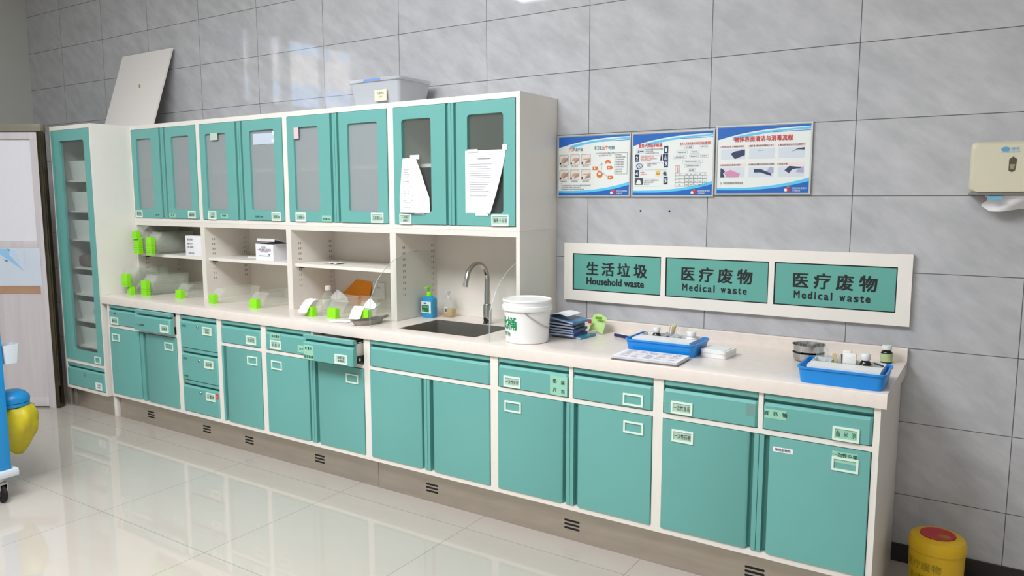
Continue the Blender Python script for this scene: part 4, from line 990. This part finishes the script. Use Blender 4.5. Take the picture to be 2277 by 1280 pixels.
mb = MB(); mb.grid(lambda u, v: (-.800 + .13 * u, -.128 + .012 * math.sin(8 * u), C0 + .03 + .075 * v * math.sin(PI * (.12 + .8 * u))), 10, 4, 0, .0008); tag(obj('wrapper', mb, PAPER), 'crumpled white wrapper standing before the orange envelope', 'wrapper')
r = thing('clear_bottle', 'clear bottle half full of liquid before the orange envelope', 'bottle', (-.675, -.27, C0))
mb = MB(); mb.lathe([(0, 0), (.033, 0), (.036, .004), (.036, .078), (.033, .092), (.018, .108), (.013, .114), (.013, .124), (0, .124)], -.675, -.27, C0, 28); obj('glass_body', mb, CLEARP, r)
mb = MB(); mb.lathe([(0, .002), (.0335, .002), (.0335, .062), (0, .062)], -.675, -.27, C0, 28); obj('liquid', mb, clear('pale_liquid', (226, 226, 224), 0.55, .15), r)
mb = MB(); mb.lathe([(0, .118), (.0165, .118), (.0175, .122), (.0175, .142), (.014, .146), (0, .146)], -.675, -.27, C0, 24); obj('cap', mb, clear('cap_plastic', (236, 234, 230), 0.7, .3), r)
def socket(label, x0, x1, z0, z1, y, holes, mm, line):
    r = thing('wall_socket', label, 'socket', ((x0 + x1) / 2, y, z0)); mb = MB(); mb.box(x0, x1, y - .008, y, z0, z1, bev=.003); obj('cover_plate', mb, mm, r)
    mb = MB()
    if line: ring(mb, x0 - .002, x1 + .002, z0 - .002, z1 + .002, .002, y - .003, y)
    for x, z in holes: mb.box(x - .003, x + .003, y - .0086, y - .008, z - .006, z + .006)
    obj('socket_hole', mb, DARK, r)
socket('white power socket plate behind the orange envelope', -.552, -.455, .902, 1.004, -.0145, [(-.512, .972), (-.496, .972)], WPLAST, False)
mb = MB(); xw = UE[2] - .021; ring(mb, 0, 0, 0, 0, 0, 0, 0) if False else None
yr0, yr1 = -.115, -.06
for (a0, a1, z0, z1) in ((yr0, yr1, .985, .988), (yr0, yr1, 1.085, 1.088), (yr0, yr0 + .003, .988, 1.018), (yr0, yr0 + .003, 1.055, 1.085), (yr0 + .012, yr0 + .015, 1.018, 1.055), (yr0, yr0 + .015, 1.015, 1.018), (yr0, yr0 + .015, 1.055, 1.058)): mb.box(xw - .0016, xw - .0006, a0, a1, z0, z1)
for (u0, u1, z0, z1) in ((-1.03, -.94, 1.085, 1.089), (-1.03, -.94, .985, .989), (-1.03, -1.026, .989, 1.02), (-1.03, -1.026, 1.05, 1.085), (-1.03, -1.018, 1.018, 1.022), (-1.022, -1.018, 1.022, 1.048), (-1.03, -1.018, 1.048, 1.052)): mb.box(u0, u1, -.0158, -.0146, z0, z1)
tag(obj('cable_cutout', mb, DARK), 'dark outline of a cable cut-out in the second open unit', 'cable cut-out')

# ------------------------------------------------------------------ sink niche: tap, guards, soap
r = thing('sink_tap', 'chrome gooseneck tap behind the sink', 'tap', (.402, -.165, CT))
mb = MB(); mb.lathe([(0, .0), (.027, 0), (.027, .004), (.0225, .008), (.0225, .098), (.021, .104), (.015, .106), (0, .106)], .402, -.165, CT + .0005, 32); obj('tap_body', mb, CHROME, r)
pts = [(.402, -.165, CT + .106)] + [(.402, -.165, CT + .106 + .028 * k) for k in (1, 2, 3, 4)]
zc = CT + .234; pts += [(.402, -.165 - .093 + .093 * math.cos(t_), zc + .091 * math.sin(t_)) for t_ in [PI * i / 14 for i in range(0, 14)]]
pts += [(.402, -.165 - .189, zc + .006), (.402, -.165 - .197, zc - .018)]
mb = MB(); mb.tube(pts, [.0165] * 3 + [.014] * 3 + [.0125] * (len(pts) - 8) + [.0125, .0135], 18); obj('spout', mb, CHROME, r)
mb = MB(); mb.tube([(.402, -.1875, CT + .03), (.402, -.194, CT + .03)], .006, 14); obj('sensor_eye', mb, DARK, r)
gp = [(-.578, C0), (-.576, .93), (-.573, .99), (-.552, 1.03), (-.52, 1.085), (-.477, 1.127), (-.43, 1.162), (-.37, 1.192), (-.311, 1.210), (-.244, 1.221), (-.18, 1.223), (-.03, 1.223), (-.03, C0)]
for x, lab in ((-.0500, 'clear curved splash guard on the shelf side of the sink'), (.6975, 'clear curved splash guard on the bucket side of the sink')):
    r = thing('splash_guard', lab, 'splash guard', (x, -.3, C0), group='clear splash guards flanking the sink')
    mb = MB(); mb.ext(gp, 'x', x - .0022, x + .0022); obj('acrylic_sheet', mb, ACRYL, r)
    mb = MB()
    for (a0, z0), (a1, z1) in zip(gp[:11], gp[1:11]):
        mb.ext([(a0, z0), (a1, z1), (a1 - .0014, z1 + .0014), (a0 - .0014, z0 + .0014)], 'x', x - .0022, x + .0022)
    obj('polished_edge', mb, ACREDGE, r)
r = thing('soap_bottle', 'blue hand soap bottle with a lime pump beside the sink', 'bottle', (-.0, -.155, C0))
SB = mat('soap_blue', (40, 150, 196), 0.25, noise=0.02)
mb = MB(); x, y = .0, -.155
L = lambda s, z, rr=.014: [(px, py, C0 + z) for px, py in rrect(x - .040 * s, x + .040 * s, y - .028 * s, y + .028 * s, rr, 5)]
loft(mb, [L(.95, 0), L(1, .004), L(1.0, .095), L(.95, .108), L(.6, .117, .01), L(.36, .120, .008)]); obj('bottle_body', mb, SB, r)
mb = MB(); mb.lathe([(0, .119), (.0155, .119), (.0155, .132), (.012, .140), (.005, .144), (.005, .168), (0, .168)], x, y, C0, 20).box(x - .007, x + .007, y - .03, y + .01, C0 + .161, C0 + .172, bev=.003); obj('pump', mb, LIME, r)
mb = MB(); mb.rect(x - .034, x + .034, C0 + .026, C0 + .090, y - .0281, 0, .0006).rect(x - .030, x + .020, C0 + .032, C0 + .070, y - .0287, 1, .0006)
mb.pane([(x - .008 + .011 * math.cos(a_ / 10 * 2 * PI), C0 + .080 + .004 * math.sin(a_ / 10 * 2 * PI)) for a_ in range(10)], y - .0287, 2, .0006)
mb.text('抗菌洗手液', x - .005, C0 + .060, y - .0293, .008, .036, 3, .01).text('500ml', x - .02, C0 + .04, y - .0293, .006, None, 3)
obj('front_label', mb, [mat('soap_label', (216, 230, 236), 0.5), mat('label_green', (20, 120, 60), 0.5), mat('label_navy', (24, 60, 110), 0.5), PW], r)
r = thing('soap_bottle', 'nearly empty clear soap bottle in the niche corner', 'bottle', (.085, -.09, C0)); x, y = .085, -.085
mb = MB(); L = lambda s, z, rr=.014: [(px, py, C0 + z) for px, py in rrect(x - .038 * s, x + .038 * s, y - .026 * s, y + .026 * s, rr, 5)]
loft(mb, [L(.95, 0), L(1, .004), L(1.0, .07), L(.8, .088), L(.4, .10, .008), L(.36, .104, .008)]); obj('bottle_body', mb, CLEARP, r)
mb = MB(); loft(mb, [L(.9, .003), L(.94, .006), L(.94, .045)]); obj('liquid', mb, clear('amber_soap', (206, 170, 100), 0.55, .15), r)
mb = MB(); mb.lathe([(0, .104), (.014, .104), (.014, .116), (.005, .122), (.005, .14), (0, .14)], x, y, C0, 18).box(x - .007, x + .007, y - .03, y + .01, C0 + .136, C0 + .146, bev=.003); obj('pump', mb, MILKY, r)
mb = MB(); mb.rect(x - .012, x + .008, C0 + .022, C0 + .055, y - .0262, 0, .0006).rect(x - .008, x + .004, C0 + .028, C0 + .05, y - .0268, 1, .0006); obj('front_label', mb, [PW, INK], r)

# ------------------------------------------------------------------ bucket and booklets
bx, by = .832, -.462
r = thing('lidded_bucket', 'white lidded bucket with green characters on the worktop beside the sink', 'bucket', (bx, by, C0))
mb = MB(); mb.lathe([(0, 0), (.095, 0), (.099, .004), (.108, .150), (.108, .176), (0, .176)], bx, by, C0, 56); obj('pail', mb, WPLAST, r)
mb = MB(); mb.lathe([(.109, .148), (.116, .150), (.118, .158), (.116, .170), (.112, .174), (.112, .188), (.115, .192), (.114, .198), (.107, .200), (.102, .194), (0, .193)], bx, by, C0, 56); obj('lid', mb, WPLAST, r)
mb = MB()
pA = Vector((bx + .060, by - .122, C0 + .146)); pB = Vector((bx + .122, by + .06, C0 + .146))
hp = []
a0 = math.atan2(-.122, .060); ax = Vector((math.cos(a0), math.sin(a0), 0)); sd = Vector((-ax.y, ax.x, 0))
for i in range(13):
    t_ = PI * i / 12
    q = Vector((bx, by, C0 + .146)) + ax * .114 * math.cos(t_) + (sd * .80 + Vector((0, 0, -.62))).normalized() * .132 * math.sin(t_)
    hp.append(tuple(q))
mb.tube(hp, .0022, 8); obj('wire_handle', mb, STEEL, r)
mb = MB()
def cyl_text(mb, body, ang, z, h, m=0, bold=.02, kx=1.0):
    vs, fs, bx_ = glyphs(body, 0.0); k = h / .9; c = (bx_[0] + bx_[1]) / 2
    rr = .099 + .009 * (z - .004) / .146 + .0006
    for j, (ox, oz) in enumerate([(-bold, 0), (bold, 0), (0, -bold), (0, bold)]):
        T = []
        for p_ in vs:
            zz_ = z + (p_[1] + oz - .37) * k; R_ = .099 + .009 * (zz_ - .004) / .146 + .0007 + 5e-5 * j
            a_ = ang + (p_[0] + ox - c) * k * kx / rr
            T.append(mb.bm.verts.new((bx + R_ * math.cos(a_), by + R_ * math.sin(a_), C0 + zz_)))
        for f in fs: mb._f([T[i] for i in f], m)
va = math.atan2(-3.4277 - by, 2.6626 - bx)      # towards the middle of the room
for ch, off in (('可', -1.66), ('比', -1.24), ('桶', -.76)): cyl_text(mb, ch, va + off, .092, .056, 0, .03)
cyl_text(mb, '医疗废物', va - 1.28, .042, .020, 0, .01)
obj('green_lettering', mb, mat('bucket_green', (10, 140, 84), 0.5, noise=0), r)
COV = [mat('cover_navy', (26, 54, 116), 0.3, noise=0.03), mat('cover_blue', (44, 92, 160), 0.25, noise=0.03), mat('cover_teal_blue', (70, 130, 176), 0.25, noise=0.03), mat('cover_sea', (40, 140, 165), 0.25, noise=0.03)]
PG = mat('page_edges', (206, 214, 224), 0.7, noise=0.06, scale=80)
bk = [  # centre x, y, rotation, tilt about its long axis, cover, wording
    (1.00, -.205, -.10, .0, 3, 'lowest blue booklet, its sea-blue corner sticking out of the pile'), (.965, -.225, -.02, .0, 0, 'second booklet from the bottom of the pile beside the bucket'),
    (.955, -.220, .05, .01, 1, 'third booklet from the bottom of the pile beside the bucket'), (.960, -.215, -.04, .02, 0, 'fourth booklet from the bottom of the pile beside the bucket'),
    (.950, -.215, .08, .03, 0, 'third booklet from the top of the pile beside the bucket'), (.945, -.21, .03, .05, 0, 'second booklet from the top of the pile beside the bucket'),
    (.965, -.205, -.16, .10, 2, 'topmost light blue booklet of the pile beside the bucket')]
z = C0
for i, (x, y, rz, tl, cv, lab) in enumerate(bk):
    x -= .045; y -= .03
    r = thing('booklet', lab, 'booklet', (x, y, z), rz, group='booklets piled beside the bucket')
    r.rotation_euler = (0, tl, rz); MM = Matrix.Translation((x, y, z)) @ Matrix.Rotation(rz, 4, 'Z') @ Matrix.Rotation(tl, 4, 'Y'); WM[r.name] = MM
    h = .0105; mb = MB(); mb.box(-.085, .083, -.062, .062, .001, h - .001, 0, 0, MM); obj('pages', mb, PG, r)
    mb = MB(); mb.box(-.086, .086, -.065, .065, 0, .001, 0, 0, MM).box(-.086, .086, -.065, .065, h - .001, h, 0, 0, MM).box(.083, .086, -.065, .065, .001, h - .001, 0, 0, MM)
    obj('cover', mb, COV[cv], r); z += h + .0004 + (.006 if i == 5 else (.0025 if i > 2 else (.0005 if i > 0 else 0)))
mb = MB(); mb.grid(lambda u, v: (.845 + .12 * u, -.315 + .14 * v, .951 + .008 * u + .012 * math.sin(PI * u)), 8, 4, 0, .001); tag(obj('open_page', mb, PAPER), 'loose white page curling over the left end of the booklet pile', 'page')
mb = MB(); FLW = [mat('leaflet_green', (170, 210, 120), 0.5, noise=0.15), RED, mat('leaflet_leaf', (110, 160, 40), 0.5)]
mb.grid(lambda u, v: (.985 + .075 * u, -.135 + .05 * v, .862 + .075 * v + .01 * math.sin(4 * u)), 6, 4, 0, .001); mb.box(.986, 1.002, -.142, -.139, .905, .925, 1).box(1.015, 1.05, -.122, -.119, .925, .937, 2)
tag(obj('leaflet', mb, FLW), 'green and red leaflet leaning behind the booklet pile', 'leaflet')
r = thing('pen', 'dark blue clip-on pen lying behind the centre blue tray', 'pen', (1.2, -.165, C0))
mb = MB(); mb.tube([(1.135, -.150, C0 + .009), (1.26, -.20, C0 + .009)], .008, 12); obj('barrel', mb, mat('pen_navy', (40, 44, 96), 0.3), r)
mb = MB(); mb.box(-.02, .05, -.002, .002, 0, .003, 0, 0, Matrix.Translation((1.175, -.166, C0 + .0185)) @ Matrix.Rotation(-.38, 4, 'Z')); mb.box(-.006, .0, -.002, .002, -.002, .002, 0, 0, Matrix.Translation((1.157, -.159, C0 + .019))); obj('clip', mb, PW, r)

# ------------------------------------------------------------------ blue trays and what they carry
def blue_tray(label, x0, x1, y0, y1, h):
    r = thing('blue_tray', label, 'tray', ((x0 + x1) / 2, (y0 + y1) / 2, C0)); mb = MB()
    tapered(mb, x0, x1, y0, y1, C0, C0 + h, .008, .003, 0, .022); obj('tray_body', mb, BLUE, r)
    mb = MB(); o = rrect(x0 - .004, x1 + .004, y0 - .004, y1 + .004, .025, 5); n2 = len(o); i2 = rrect(x0 + .002, x1 - .002, y0 + .002, y1 - .002, .021, 5)
    R = [[mb.bm.verts.new((x, y, z_)) for x, y in q] for q, z_ in ((o, C0 + h - .006), (o, C0 + h + .001), (i2, C0 + h + .001), (i2, C0 + h - .006))]
    for A, B in zip(R, R[1:] + R[:1]):
        for k in range(n2): mb._f([A[k], A[(k + 1) % n2], B[(k + 1) % n2], B[k]], 0)
    obj('rim', mb, BLUE, r)
def insert(label, x0, x1, y0, y1, z0, z1, cells):
    r = thing('divider_box', label, 'divider box', ((x0 + x1) / 2, (y0 + y1) / 2, z0), group='white divider boxes in the blue trays'); mb = MB(); t = .003
    mb.box(x0, x1, y0, y0 + t, z0, z1).box(x0, x1, y1 - t, y1, z0, z1).box(x0, x0 + t, y0 + t, y1 - t, z0, z1).box(x1 - t, x1, y0 + t, y1 - t, z0, z1).box(x0 + t, x1 - t, y0 + t, y1 - t, z0, z0 + t)
    mb.box(x0 + t, x1 - t, y0 + t, y0 + .095, z1 - .004, z1 - .001)
    for c_ in cells: mb.box(x0 + (x1 - x0) * c_ - t / 2, x0 + (x1 - x0) * c_ + t / 2, y0 + .095, y1 - t, z0 + t, z1 - .002)
    mb.box(x0 + t, x1 - t, y0 + .092, y0 + .095, z0 + t, z1 - .001)
    obj('shell', mb, WPLAST, r)
def vial(label, x, y, z, rad, h, body, cap, lab=None, band=None):
    r = thing('medicine_bottle', label, 'bottle', (x, y, z)); mb = MB(); ch = h * .24
    mb.lathe([(0, 0), (rad * .94, 0), (rad, .002), (rad, h * .58), (rad * .8, h * .68), (rad * .62, h * .72), (rad * .62, h - ch), (0, h - ch)], x, y, z, 28); obj('bottle_body', mb, body, r)
    mb = MB(); mb.lathe([(0, 0), (rad * .80, 0), (rad * .84, .002), (rad * .84, ch - .002), (rad * .78, ch), (0, ch)], x, y, z + h - ch + .0002, 28); obj('cap', mb, cap, r)
    if lab:
        mb = MB(); mb.lathe([(rad + .0004, h * .08), (rad + .0007, h * .08), (rad + .0007, h * .55), (rad + .0004, h * .55)], x, y, z, 28); obj('wrap_label', mb, lab, r)
    if band:
        mb = MB(); mb.lathe([(rad * .66, 0), (rad * .74, 0), (rad * .74, .006), (rad * .66, .006)], x, y, z + h * .735, 24); obj('neck_band', mb, band, r)
AMB = mat('dark_amber_glass', (30, 18, 18), 0.12, noise=0); GLAB = mat('sage_label', (172, 190, 138), 0.6, noise=0.08, scale=60)
blue_tray('blue plastic tray in the centre of the worktop', 1.318, 1.625, -.445, -.235, .056)
insert('white divider box in the centre blue tray', 1.345, 1.602, -.428, -.262, C0 + .0035, C0 + .062, (.2, .4, .62, .8))
zi = C0 + .0068
vial('dark bottle with a banded white cap in the centre blue tray', 1.408, -.305, zi, .019, .088, AMB, PW, None, PW)
vial('white bottle with a blue label in the centre blue tray', 1.568, -.308, zi, .024, .084, WPLAST, WPLAST, mat('pale_blue_wrap', (150, 190, 226), 0.5, noise=0.2, scale=50))
def swabs(label, x, y, z, n, stem, tip, hh, spread):
    random.seed(int(x * 1000)); mb = MB()
    for k in range(n):
        dx, dy = random.uniform(-spread, spread), random.uniform(-spread, spread)
        mb.tube([(x + dx * .3, y + dy * .3, z), (x + dx + .02, y + dy, z + hh)], .0014, 6, 0).lathe([(0, 0), (.0028, .002), (.0032, .008), (.0015, .014), (0, .014)], x + dx + .02, y + dy, z + hh - .002, 8, 1)
    return tag(obj('swab_bundle', mb, [stem, tip]), label, 'swabs')
WOOD = mat('swab_wood', (196, 176, 120), 0.6, noise=0.08)
def crumple(label, nm, cat, x0, x1, y, z0, z1, m, amp=.012, grp=None, sl=0.0):
    ph = random.uniform(0, 6); mb = MB()
    mb.grid(lambda u, v: (x0 + (x1 - x0) * u + .006 * math.sin(6 * v + ph) + sl * v, y + amp * math.sin(7 * u + ph) * (.4 + v) + amp * .5 * math.cos(5 * v + 3 * u), z0 + (z1 - z0) * v - .008 * abs(math.sin(4 * u + ph)) * v), 12, 8, 0, .0008)
    return tag(obj(nm, mb, m), label, cat, grp)
BAG = clear('crinkled_bag', (226, 230, 230), 0.12, .38)
swabs('bundle of wooden swabs standing in the centre blue tray', 1.468, -.312, zi, 9, WOOD, mat('swab_tip_grey', (206, 200, 176), 0.8), .098, .012)
crumple('crinkled clear bag beside the swabs in the centre blue tray', 'plastic_bag', 'bag', 1.488, 1.545, -.302, C0 + .05, C0 + .108, BAG)
crumple('small torn wrapper leaning on the swabs in the centre blue tray', 'wrapper', 'wrapper', 1.462, 1.5, -.332, C0 + .058, C0 + .082, mat('grey_wrapper', (150, 158, 168), 0.4), .005)
r = thing('notebook', 'white notebook with handwriting in front of the centre blue tray', 'notebook', (1.475, -.535, C0), 0.0)
MN = Matrix.Translation((1.478, -.538, C0)) @ Matrix.Rotation(.03, 4, 'Z'); mb = MB(); mb.box(-.138, .138, -.078, .078, .0015, .0145, 0, 0, MN); obj('pages', mb, PG, r)
mb = MB(); mb.box(-.141, .141, -.081, .081, 0, .0015, 0, 0, MN); mb.box(-.141, .141, -.081, -.0785, .0015, .006, 0, 0, MN); obj('back_cover', mb, mat('brown_edge', (120, 104, 98), 0.6), r)
mb = MB(); mb.box(-.139, .139, -.079, .079, .0145, .016, 0, 0, MN); obj('top_sheet', mb, PAPER, r)
mb = MB(); random.seed(5)
for k in range(11):
    for j in range(5):
        if random.random() < .75:
            xx = -.12 + .05 * j + random.uniform(0, .01); mb.box(xx, xx + random.uniform(.015, .036), .062 - .0125 * k, .0645 - .0125 * k, .016, .0164, 0 if random.random() < .8 else 1, 0, MN)
for k in range(12): mb.box(-.128, .128, .0685 - .0125 * k, .069 - .0125 * k, .016, .0162, 0, 0, MN)
obj('handwriting', mb, [INK, mat('red_pen', (176, 110, 110), 0.7, noise=0)], r)
r = thing('white_case', 'flat white plastic case right of the centre blue tray', 'case', (1.69, -.30, C0)); MW = Matrix.Translation((1.690, -.315, C0)) @ Matrix.Rotation(-.10, 4, 'Z')
mb = MB(); mb.ext(rrect(-.056, .056, -.062, .062, .014, 5), 'z', 0, .018, 0, MW); obj('base', mb, WPLAST, r)
mb = MB(); mb.ext(rrect(-.057, .057, -.063, .063, .015, 5), 'z', .019, .031, 0, MW); mb.ext(rrect(-.046, .046, -.052, .052, .012, 5), 'z', .031, .033, 0, MW); obj('lid', mb, WPLAST, r)
blue_tray('blue plastic tray at the right end of the worktop', 2.072, 2.360, -.615, -.405, .058)
insert('white divider box in the right blue tray', 2.100, 2.342, -.598, -.424, C0 + .0035, C0 + .064, (.25, .45, .7))
vial('dark bottle with a banded cap and sage label in the right blue tray', 2.276, -.462, zi, .020, .094, AMB, PW, GLAB, PW)
crumple('bluish clear packet standing at the left of the right blue tray', 'plastic_packet', 'packet', 2.118, 2.16, -.463, C0 + .04, C0 + .118, clear('bluish_bag', (150, 186, 190), 0.12, .45), .008, None, -.02)
crumple('pale blue inner packet behind the wooden sticks in the right blue tray', 'plastic_packet', 'packet', 2.14, 2.185, -.448, C0 + .035, C0 + .085, clear('pale_bag', (186, 206, 222), 0.15, .55), .006)
mb = MB(); mb.box(-.006, .006, -.002, .002, 0, .085, 0, .001, Matrix.Translation((2.192, -.466, C0 + .0075)) @ Matrix.Rotation(-.28, 4, 'Y')); tag(obj('wooden_stick', mb, WOOD), 'flat wooden stick leaning in the right blue tray', 'stick')
mb = MB(); mb.box(-.009, .009, -.004, .004, 0, .08, 0, .002, Matrix.Translation((2.208, -.448, C0 + .0075)) @ Matrix.Rotation(-.12, 4, 'Y')); tag(obj('dark_packet', mb, mat('olive_pack', (92, 80, 44), 0.5, noise=0.2, scale=40)), 'dark olive packet behind the wooden stick in the right blue tray', 'packet')
mb = MB(); mb.box(2.205, 2.247, -.478, -.466, C0 + .0075, C0 + .098, 0, .006); tag(obj('gauze_packet', mb, mat('gauze', (232, 232, 228), 0.8, noise=0.05, scale=60, bump=0.3)), 'larger white gauze packet standing in the right blue tray', 'packet')
mb = MB(); mb.box(2.198, 2.226, -.462, -.453, C0 + .0075, C0 + .104, 0, .004); tag(obj('gauze_packet', mb, bpy.data.materials['gauze']), 'narrower white gauze packet behind the larger one', 'packet')
mb = MB(); mb.tube([(2.305, -.455, C0 + .066), (2.338, -.492, C0 + .066)], .003, 8); tag(obj('marker_pen', mb, mat('marker_dark', (40, 60, 70), 0.4)), 'thin dark marker lying across the right divider box', 'pen')
vial('dark bottle with a white cap and sage label at the right end of the backsplash', 2.303, -.085, C0, .022, .070, AMB, PW, GLAB, None)
for k, (z0, lab) in enumerate(((C0, 'lower of two nested steel bowls behind the right blue tray'), (C0 + .0335, 'upper of two nested steel bowls behind the right blue tray'))):
    mb = MB(); mb.lathe([(0, .0), (.050, 0), (.058, .006), (.0615, .031), (.065, .0325), (.065, .0338), (.0605, .0325), (.057, .008), (.049, .0022), (0, .002)], 2.028, -.205, z0 + k * .0005, 40); tag(obj('steel_bowl', mb, CHROME), lab, 'bowl', 'nested steel bowls')
# kidney dish and tongs
mb = MB()
def kid(s, z): 
    L_ = []
    for i in range(28):
        a_ = 2 * PI * i / 28; yy_ = .108 * s * math.sin(a_); xx_ = .040 * s * math.cos(a_) - 1.6 * yy_ * yy_ + .010
        L_.append((xx_, yy_, z))
    return L_
MK = Matrix.Translation((-.128, -.505, C0)) @ Matrix.Rotation(-.12, 4, 'Z')
Ls = [kid(.80, 0), kid(1.0, .026), kid(1.05, .027), kid(.97, .0265), kid(.78, .0015)]
R = [[mb.bm.verts.new(MK @ Vector(p_)) for p_ in q] for q in Ls]
for A, B in zip(R, R[1:]):
    for i in range(28): mb._f([A[i], A[(i + 1) % 28], B[(i + 1) % 28], B[i]], 0)
mb._f(R[0][::-1], 0); mb._f(R[-1], 0)
kd = obj('kidney_dish', mb, SINKST); tag(kd, 'steel kidney dish at the worktop edge left of the sink', 'dish')
mb = MB(); random.seed(9)
for k in range(7): 
    mb.tube([tuple(MK @ Vector((-.012 + .005 * k, .02 + .004 * k, .012 + .003 * (k % 3)))), tuple(MK @ Vector((.008 + .003 * k, .115, .030 + .003 * (k % 2))))], .0035, 8)
tag(obj('steel_tongs', mb, SINKST), 'dark steel tongs bundled in the kidney dish', 'tongs')

# ------------------------------------------------------------------ yellow bin at the right
r = thing('yellow_bin', 'round yellow bin with a red lid insert on the floor at the right', 'bin', (2.53, -.22, 0))
YEL = mat('yellow_plastic', (222, 178, 20), 0.35, noise=0.02); bxx, byy = 2.53, -.22
mb = MB(); mb.lathe([(0, 0), (.088, 0), (.091, .004), (.096, .19), (0, .19)], bxx, byy, 0, 48); obj('pail', mb, YEL, r)
mb = MB(); mb.lathe([(.097, .183), (.100, .184), (.101, .19), (.098, .215), (.092, .228), (.080, .234), (.062, .236), (.060, .232), (0, .232)], bxx, byy, 0, 48); obj('lid', mb, YEL, r)
mb = MB(); mb.lathe([(0, .2335), (.058, .2335), (.0595, .2325), (.0595, .2385), (.056, .2375), (.0, .235)], bxx, byy, .0, 40); obj('lid_insert', mb, mat('red_plastic', (190, 34, 40), 0.3, noise=0.02), r)
mb = MB(); mb.ext([(bxx + .022 * math.cos(a_ / 12 * 2 * PI) + .022, byy - .01 + .016 * math.sin(a_ / 12 * 2 * PI)) for a_ in range(12)], 'z', .2352, .237, 0); obj('lid_sticker', mb, mat('ochre_sticker', (170, 120, 40), 0.5), r)
mb = MB()
for k in range(26):
    a_ = -2.9 + k * .012 * 5; pass
def bin_text(mb, body, ang, z, h):
    vs, fs, bx_ = glyphs(body, 0.0); k = h / .9; c = (bx_[0] + bx_[1]) / 2
    T = [mb.bm.verts.new((bxx + .0967 * math.cos(ang + (p_[0] - c) * k / .096), byy + .0967 * math.sin(ang + (p_[0] - c) * k / .096), z + (p_[1] - .37) * k)) for p_ in vs]
    for f in fs: mb._f([T[i] for i in f], 0)
bin_text(mb, '医疗废物', -2.05, .135, .032); bin_text(mb, '利器盒', -2.05, .085, .03)
obj('faded_lettering', mb, mat('olive_print', (150, 140, 20), 0.5, noise=0), r)

# ------------------------------------------------------------------ treatment cart at the left edge
CBL = mat('cart_blue', (22, 138, 204), 0.35, noise=0.02); CWH = mat('cart_white', (214, 222, 230), 0.35, noise=0.01)
r = thing('treatment_cart', 'blue and white wheeled cart at the left edge of the picture', 'cart', (-1.8, -2.0, 0))
X0, X1, Y0, Y1 = -2.16, -1.452, -2.17, -1.70
for xx in (X0, X1 - .04):
    for yy in (Y0, Y1 - .055):
        mb = MB(); mb.box(xx, xx + .04, yy, yy + .055, .165, .925, bev=.008); obj('post', mb, CBL, r)
mb = MB(); mb.box(X0 - .015, X1 + .012, Y0 - .015, Y1 + .03, .125, .165, bev=.012); obj('base_tray', mb, CWH, r)
mb = MB(); mb.box(X0 - .015, X1 + .008, Y0 - .015, Y1 + .004, .925, .965, bev=.012); obj('cart_top', mb, CWH, r)
mb = MB(); mb.box(X0 + .045, X1 - .045, Y0 + .012, Y1 - .012, .42, .924, bev=.004); obj('drawer_body', mb, CWH, r)
mb = MB()
for k in range(3): pass
mb.box(X1 - .047, X1 - .042, Y0 + .06, Y1 - .06, .45, .90, bev=.002); obj('side_panel', mb, CBL, r)
for xx in (X0 + .03, X1 - .02):
    for yy in (Y0 + .03, Y1 - .045):
        mb = MB(); mb.lathe([(0, -.012), (.036, -.012), (.045, -.006), (.045, .006), (.036, .012), (0, .012)], 0, 0, 0, 28, 0, M=Matrix.Translation((xx, yy, .0455)) @ Matrix.Rotation(PI / 2, 4, 'X'))
        wh = obj('wheel', mb, DARK, r)
        mb = MB(); mb.ext([(xx - .02, .04), (xx + .02, .04), (xx + .024, .098), (xx - .024, .098)], 'y', yy - .018, yy - .014).ext([(xx - .02, .04), (xx + .02, .04), (xx + .024, .098), (xx - .024, .098)], 'y', yy + .014, yy + .018)
        mb.box(xx - .024, xx + .024, yy - .018, yy + .018, .095, .105).lathe([(0, 0), (.012, 0), (.012, .02), (0, .02)], xx, yy, .105, 16); obj('caster_fork', mb, CHROME, wh)
r = thing('side_bin', 'small white holder clipped to the post of the blue cart', 'holder', (-1.50, -1.655, .70)); mb = MB()
tapered(mb, -1.54, -1.455, -1.694, -1.618, .695, .79, .008, .003, 0, .01); obj('cup', mb, CWH, r)
cxb, cyb = -1.588, -1.618
r = thing('bag_ring', 'blue lidded waste bag holder hung on the cart beside the yellow bag', 'bag holder', (cxb, cyb, .45))
mb = MB(); mb.lathe([(.074, .0), (.080, .002), (.082, .018), (.077, .032), (.062, .050), (.040, .060), (0, .063)], cxb, cyb, .472, 36); obj('lid', mb, CBL, r)
mb = MB(); mb.lathe([(.070, -.018), (.079, -.018), (.079, -.001), (.070, -.001)], cxb, cyb, .472, 36); obj('ring', mb, CBL, r)
mb = MB(); mb.box(-1.60, -1.57, -1.70, -1.688, .455, .47); obj('bracket', mb, CBL, r)
mb = MB()
prof = [(.068, .453), (.078, .446), (.088, .41), (.096, .36), (.092, .31), (.075, .26), (.050, .215), (.024, .190), (0, .182)]
L_ = []
for j, (rr_, z_) in enumerate(prof[:-1]):
    L_.append([(cxb + rr_ * (1 + .08 * math.sin(5 * a_ + j) + .05 * math.sin(11 * a_ - 2 * j)) * math.cos(a_) + .02 * math.sin(j * .8), cyb + .02 + rr_ * (1 + .08 * math.sin(5 * a_ + j) + .05 * math.sin(11 * a_ - 2 * j)) * math.sin(a_) * .85, z_) for a_ in [2 * PI * i / 40 for i in range(40)]])
loft(mb, L_); tag(obj('waste_bag', mb, mat('yellow_bag', (200, 182, 30), 0.5, noise=0.10, scale=12, bump=0.4), smooth=80), 'crinkled yellow waste bag hanging under the blue lid at the cart', 'bag')

# every thing's parts stay where they were built
bpy.context.view_layer.update()
